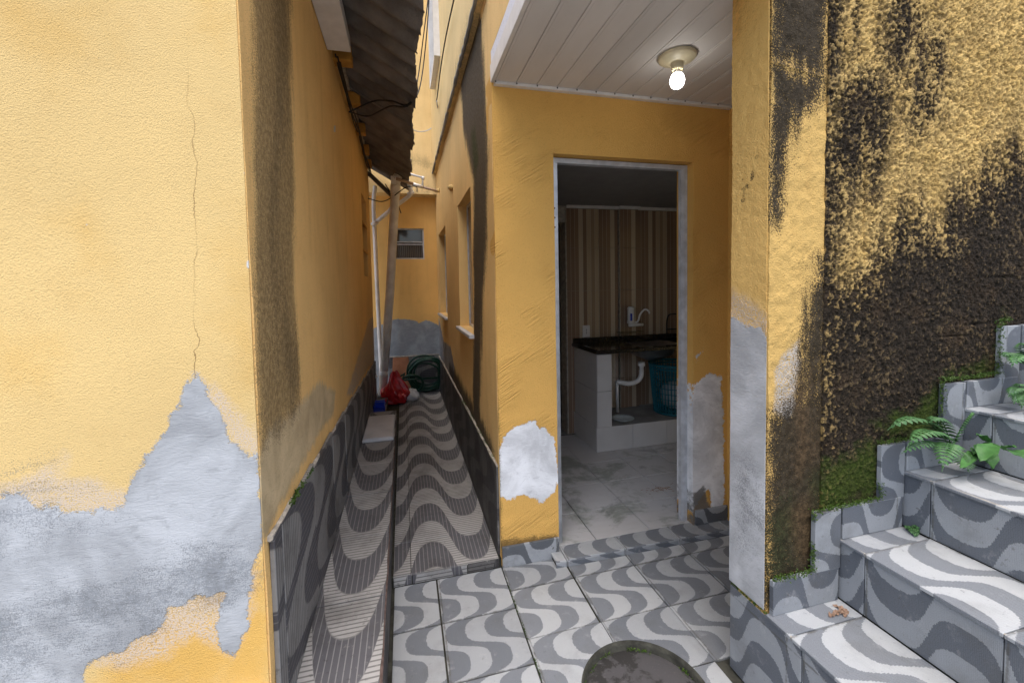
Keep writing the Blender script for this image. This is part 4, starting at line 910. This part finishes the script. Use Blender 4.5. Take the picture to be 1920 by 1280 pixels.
# diagonal old batten under the end of the eave
b = MB(); b.tube([(-.36, 5.2, 2.80), (-.09, 5.12, 2.52)], .025, 4); o = b.build('batten', M['asb']); tag(o, 'dark sloping batten under the far end of the eave', 'batten')
for k_, (pts, lab) in enumerate((
    ([onX(655, 210, XL+.03), onZ(690, 218, 2.78), onZ(730, 200, 2.70), onZ(770, 195, 2.66), yq_(790, 150, 4.2), yq_(802, 40, 4.2), yq_(806, -60, 4.2)], 'thin black cable sagging from the eave edge up to the sky, upper strand'),
    ([onX(655, 210, XL+.03), onZ(700, 190, 2.80), onZ(735, 190, 2.70), onZ(768, 194, 2.67), yq_(783, 150, 4.1), yq_(795, 60, 4.1), yq_(810, -60, 4.1)], 'thin black cable looping under the corrugated eave sheets'),
    ([onX(851, 0, .38), onX(842, 40, .38), onX(834, 80, .38), onX(826, 130, .38), onX(820, 180, .38), onX(818, 190, .38)], 'dark cable running down the pale upper wall corner'))):
    b = MB(); b.tube(spline(pts, 6), .0055, 6); o = b.build('cable', M['cable']); tag(o, lab, 'cable')
b = MB(); b.tube(spline([onX(819, 190, .37), yq_(822, 225, 5.4), yq_(805, 243, 5.5), yq_(785, 247, 5.5), yq_(767, 240, 5.4)], 6), .007, 6); o = b.build('cable', M['slab']); tag(o, 'pale grey cable loop hanging against the end wall', 'cable')
b = MB(); b.tube([yq_(722, 345, 5.1), yq_(745, 380, 5.1), yq_(752, 400, 5.1)], .006, 6); b.tube(spline([yq_(690, 372, 5.1), yq_(715, 378, 5.1), yq_(735, 370, 5.0), yq_(760, 352, 4.9), yq_(780, 350, 4.9), yq_(782, 360, 4.9)], 5), .006, 6); o = b.build('cable', M['cable']); tag(o, 'tangled black wire around the top of the thick pipe', 'cable')
# garden hose coil leaning on the end wall
rng = np.random.RandomState(5); pts = []
HCx = np.array([.26, YB-.16, .305])
n = 9*26
for i in range(n):
    t = 2*math.pi*i/26; lp_ = i/26; r_ = .215+.03*math.sin(lp_*2.3)+.012*math.sin(t*2+lp_); dx = .02*math.sin(lp_*1.7); dz = -.02*math.cos(lp_*2.9)
    a = .24+.05*math.sin(lp_*3); z = r_*math.sin(t)
    pts.append(HCx+np.array([r_*1.0*math.cos(t)+dx, (-.08+.018*(lp_-4.5))*1+.30*(.5-z), z+dz]) )
for i in range(2*26):                      # smaller slack loops
    t = 2*math.pi*i/26+2.5; r_ = .14+.01*(i/26); pts.append(np.array([.06+r_*math.cos(t), YB-.24+.1*(.5-math.sin(t)), .20+r_*math.sin(t)*.9]))
pts += [np.array(p_) for p_ in ((-.02, YB-.25, .36), (-.09, YB-.3, .33), (-.12, YB-.34, .28))]
P_ = np.array(pts); P_[:, 2] = np.maximum(P_[:, 2], .068); P_[:, 1] = np.minimum(P_[:, 1], YB-.035); P_[:, 0] = np.minimum(P_[:, 0], .425)
b = MB(); b.tube(P_, .0125, 8); o = b.build('garden_hose', M['hose'], None, True); tag(o, 'coiled dark green garden hose leaning on the end wall', 'hose')
# terracotta tile leaning on the wall
b = MB(); b.put([(-.2, YB-.08, .052), (.06, YB-.08, .052), (.035, YB-.016, .53), (-.165, YB-.016, .53), (-.2, YB-.068, .052), (.06, YB-.068, .052), (.035, YB-.014, .535), (-.165, YB-.014, .535)], [(0, 1, 2, 3), (7, 6, 5, 4), (0, 4, 5, 1), (1, 5, 6, 2), (2, 6, 7, 3), (3, 7, 4, 0)])
o = b.build('loose_tile', M['terra']); tag(o, 'plain terracotta tile leaning on the end wall behind the red bag', 'tile')
def crumple(c, sx, sy, sz, seed, amp, tuck=0):
    v = []; f = []; nu, nv = 34, 22
    for j in range(nv+1):
        for i in range(nu):
            ph = math.pi*j/nv; t = 2*math.pi*i/nu
            d = np.array([math.sin(ph)*math.cos(t), math.sin(ph)*math.sin(t), math.cos(ph)])
            k = 1+amp*(fbm(d[0]*3+d[2]*2+9, d[1]*3-d[2]*1.3+9, 3, seed)-.45)*2+amp*.5*abs(math.sin(t*3.5+d[2]*4))
            up = max(0, d[2]); k2 = 1-tuck*up**1.5*.7
            v.append((c[0]+sx*d[0]*k*k2, c[1]+sy*d[1]*k*k2, c[2]+sz*d[2]*(k+tuck*up**3*.7)))
    for j in range(nv):
        for i in range(nu): f.append((j*nu+i, (j+1)*nu+i, (j+1)*nu+(i+1) % nu, j*nu+(i+1) % nu))
    v = np.array(v); v[:, 2] = np.maximum(v[:, 2], c[2]-sz*.8); return v, f
v, f = crumple((-.135, 5.3, .22), .145, .12, .16, 3, .33, .75); v[:, 2] += .05-v[:, 2].min()+.003; o = add('plastic_bag', v, f, M['red']); tag(o, 'crumpled red plastic bag slumped by the thick pipe', 'bag')
v, f = crumple((.06, 5.36, .12), .085, .08, .075, 6, .25); v[:, 2] += .053-v[:, 2].min(); o = add('bundle', v, f, M['slab'], None, smooth=True); tag(o, 'small white bundle inside the slack hose loop', 'bundle')
# dustpan and brush on the low ledge
dpn = thing('dustpan', 'bright blue plastic dustpan on the low ledge', 'dustpan', (-.31, 4.72, .147))
b = MB(); x0, x1, y0, y1, z0 = -.345, -.232, 4.58, 4.78, .147
b.box((x0, y0, z0), (x1, y1, z0+.008)); b.box((x0, y0+.02, z0+.008), (x0+.008, y1, z0+.07)); b.box((x1-.008, y0+.02, z0+.008), (x1, y1, z0+.07)); b.box((x0+.008, y1-.01, z0+.008), (x1-.008, y1, z0+.085)); b.box((x0+.008, y1-.06, z0+.07), (x1-.008, y1-.0102, z0+.078)); b.build('tray', M['blue'], dpn)
b = MB(); b.box((-.305, 4.79, .16), (-.272, 4.9, .19), .006); b.build('handle', M['blue'], dpn)
b = MB(); b.tube([(-.27, 4.80, .16), (-.245, 4.95, .166), (-.235, 5.06, .168)], [.012, .015, .011], 10); o = b.build('brush', M['redp'], None, True); tag(o, 'red brush handle lying beside the blue dustpan', 'brush')

# ================================================================ plants, moss, leaves
def frond(base, d, L, droop, seed, wmax):
    """one fern frond: arching midrib with paired leaflets"""
    rg = np.random.RandomState(seed); base = np.array(base, float); d = np.array(d, float); d /= np.linalg.norm(d); v = []; f = []; pts = []
    for i in range(17):
        t = i/16; pts.append(base+d*L*t+np.array([0, 0, -droop*L*t*t]))
    m = MB(); m.tube(pts, [.0022*(1-.7*i/16) for i in range(17)], 5)
    for i in range(2, 16):
        t = i/16; T = pts[i+1]-pts[i]; T /= np.linalg.norm(T); s_ = np.cross(T, [0, 0, 1]); s_ /= np.linalg.norm(s_); up = np.cross(s_, T)
        ll = wmax*math.sin(math.pi*min(1, .18+t*.86))**.8*(1+.15*(rg.rand()-.5))
        if i == 15: ll *= .6
        for sg in (-1, 1):
            ax = s_*sg+T*.38-up*.12; ax /= np.linalg.norm(ax); bw = np.cross(ax, up); bw /= np.linalg.norm(bw); w_ = L/16*.27
            p = pts[i]; q = [p-bw*w_*.55, p+ax*ll*.35-bw*w_+up*.002, p+ax*ll*.75-bw*w_*.7-up*.002, p+ax*ll-up*.006, p+ax*ll*.75+bw*w_*.7-up*.002, p+ax*ll*.35+bw*w_+up*.002, p+bw*w_*.55]
            mid = [p+up*.001, p+ax*ll*.55+up*.0035]
            m.put(q+mid, [(0, 1, 8, 7), (1, 2, 8), (2, 3, 8), (3, 4, 8), (4, 5, 8), (5, 6, 7, 8)])
    return m
def fern(base, label, fr, seed):
    t_ = thing('fern', label, 'fern', base, 'ferns rooted in the stair skirting')
    for k, (d, L, dr_, w_) in enumerate(fr):
        m = frond(base, d, L, dr_, seed+k, w_); m.build('frond', M['fern'], t_)
def tips(base, lst):
    out = []
    for (x, y, Y, dr_, w_) in lst:
        v_ = onY(x, y, Y)-np.array(base); L = np.linalg.norm(v_)
        for _ in range(6): q_ = v_+np.array([0, 0, dr_*L]); L = np.linalg.norm(q_)
        out.append((q_, L, dr_, w_))
    return out
B1 = tuple(onY(1784, 842, 1.08)); B2 = tuple(onY(1925, 690, 1.07)); B3 = tuple(onY(1922, 745, 1.06))
fern(B1, 'fern with long spreading fronds over the third step', tips(B1, [(1664, 806, 1.02, .5, .04), (1700, 838, .96, .45, .042), (1766, 884, .93, .5, .045), (1818, 886, .96, .4, .045), (1826, 772, 1.03, .35, .042), (1742, 792, 1.0, .5, .038), (1690, 850, 1.0, .3, .03)]), 40)
fern(B2, 'small broad fronded fern beside the topmost visible skirting', tips(B2, [(1878, 668, 1.02, .4, .04), (1896, 688, .98, .5, .042), (1915, 645, 1.0, .4, .035)]), 70)
fern(B3, 'young fern at the back corner of the fourth step', tips(B3, [(1890, 745, 1.0, .5, .03), (1908, 722, 1.02, .4, .028), (1915, 768, .97, .5, .03), (1900, 758, .99, .4, .028)]), 90)
def leaf(base, d, L, W_, droop, fold=.25):
    base = np.array(base, float); d = np.array(d, float); d /= np.linalg.norm(d); s_ = np.cross(d, [0, 0, 1]); s_ /= np.linalg.norm(s_); up = np.cross(s_, d); v = []; f = []
    n = 9
    for i in range(n):
        t = i/(n-1); c = base+d*L*t+np.array([0, 0, -droop*L*t*t]); w_ = W_*(math.sin(math.pi*t**.75)**.9)+.0006
        for sg in (-1, -.5, 0, .5, 1): v.append(c+s_*w_*sg+up*(fold*w_*abs(sg)+.004*math.sin(i*1.9+sg*2)))
    for i in range(n-1):
        for k in range(4): a = i*5+k; f.append((a, a+1, a+6, a+5))
    return v, f
V0 = onY(1848, 850, 1.06)
vi = thing('creeper', 'leafy creeper with broad glossy leaves trailing over the step tiles', 'creeper', tuple(V0))
st_px = [(1848, 858, 1.06), (1845, 832, 1.02), (1862, 832, .98), (1885, 842, .94), (1905, 846, .91)]
b = MB(); b.tube(spline([onY(*q) for q in st_px], 6), .0032, 6); b.build('stem', M['leaf'], vi)
for (a_, c_, W_, dr_) in (((1846, 832, 1.02), (1852, 868, .98), .030, .2), ((1852, 830, 1.01), (1832, 812, 1.0), .016, .3), ((1862, 832, .98), (1838, 866, .96), .026, .2), ((1895, 845, .92), (1935, 868, .86), .032, .5), ((1850, 850, 1.04), (1800, 878, .97), .024, .2), ((1848, 838, 1.03), (1862, 880, 1.0), .026, .2), ((1880, 842, .94), (1906, 836, .9), .015, .3), ((1846, 850, 1.04), (1826, 850, 1.0), .024, .2)):
    p_ = onY(*a_); d = onY(*c_)-p_; L = float(np.linalg.norm(d)); d = d+np.array([0, 0, dr_*L]); v, f = leaf(p_, d, float(np.linalg.norm(d)), W_, dr_); add('leaf', v, f, M['leaf'], vi, smooth=True)
sp_ = thing('sprout', 'tiny green weed in the corner of the second step', 'weed', (1.742, 1.07, .55))
for k in range(12):
    a = random.uniform(0, 6.28); v, f = leaf((1.735+random.uniform(-.02, .012), 1.075+random.uniform(-.03, .012), .552), (math.cos(a)*.6-.2, math.sin(a)*.6-.4, random.uniform(.3, 1)), random.uniform(.025, .05), .008, .5); add('leaf', v, f, M['fern'], sp_)
def mossline(name, label, pts, n, spread, size, seed, up=(0, 0, 1)):
    rg = np.random.RandomState(seed); v = []; f = []; P = [np.array(p, float) for p in pts]
    seg = [np.linalg.norm(P[i+1]-P[i]) for i in range(len(P)-1)]; cum = np.cumsum(seg)/sum(seg)
    for k in range(n):
        i = int(np.searchsorted(cum, rg.rand())); i = min(i, len(P)-2); c = P[i]+(P[i+1]-P[i])*rg.rand()
        if vn(c[0]*14+c[2]*9, c[1]*14, seed) < .36: continue
        c = c+rg.randn(3)*np.array(spread)
        for _ in range(3):
            d = rg.randn(3)*.8+np.array(up)*.9; d /= np.linalg.norm(d); s_ = np.cross(d, rg.randn(3)); s_ /= np.linalg.norm(s_); l = size*rg.uniform(.5, 1.3); q = len(v)
            v += [c-s_*l*.35, c+s_*l*.35, c+d*l]; f.append((q, q+1, q+2))
    o = add(name, v, f, M['moss']); tag(o, label, 'moss', kind='stuff'); return o
zz = SWY-.02
pl = []
for i in range(1, 5): pl += [(RX[i]-.12, zz, TZ[i-1]+.122), (RX[i]-.12, zz, TZ[i]+.118), (RX[i], zz, TZ[i]+.118)]
mossline('moss', 'bright green moss along the top of the stair skirting tiles', [(1.165, zz, .455), (1.335, zz, .455)]+pl, 2600, (.006, .006, .004), .0052, 2)
mossline('moss', 'green moss growing round the rim of the drain cover', [(HC[0]+(HR-.015)*math.cos(t), HC[1]+(HR-.015)*math.sin(t), -.028) for t in np.linspace(.2, 3.5, 30)], 420, (.006, .006, .003), .0055, 3)
mossline('moss', 'dark moss on the skirting top beneath the black streak', [(XR-.006, q, .52) for q in (2.2, 2.5, 2.9, 3.4)], 900, (.004, .02, .004), .009, 4)
mossline('moss', 'thin moss line on the skirting top of the side wall', [(XL+.012, q, .81-.054*(q-1.2)) for q in (1.24, 1.4, 1.7)], 350, (.003, .01, .003), .008, 5)
mossline('moss', 'moss in the gap below the cement pillar', [(PX-.004, SWY+.14, .332), (PX-.002, SWY-.01, .332)], 70, (.003, .01, .002), .006, 6)
mossline('moss', 'green growth in the open joints between floor tiles', [(.45, 1.1, .0), (.45, 1.6, .0), (.45, 2.05, 0)], 260, (.0015, .01, .001), .005, 7)
# skirting on the alley side of the kitchen house
y = D+.02
P0y = D+.02
while y < YB-.02:
    wd = min(.43, YB-.015-y)
    tile('skirting_tile', kh, M['rib_dark'], (XR-.002, y+wd-.002, .052), nY, Z3, wd-.003, .468, .012, lambda a, b, wd=wd: (.4-a/.43, b/.47)); y += .43
b = MB(); b.tube([(XR-.008, q, .523+random.uniform(-.004, .003)) for q in np.linspace(D+.02, YB-.02, 60)], [random.uniform(.006, .01) for _ in range(60)], 6); b.build('mortar_bead', M['mortar'], kh)
# dry leaf scraps on the first tread
for k in range(7):
    a = random.uniform(0, 6.28); v, f = leaf((1.40+random.uniform(-.05, .04), 1.06+random.uniform(-.025, .02), .333), (math.cos(a), math.sin(a), .05), random.uniform(.02, .04), .008, .05, .6)
    o = add('dry_leaf', v, f, M['dry']); tag(o, 'curled dry leaf scrap on the lowest tread by the wall', 'leaf', 'dry leaf scraps on the lowest tread')
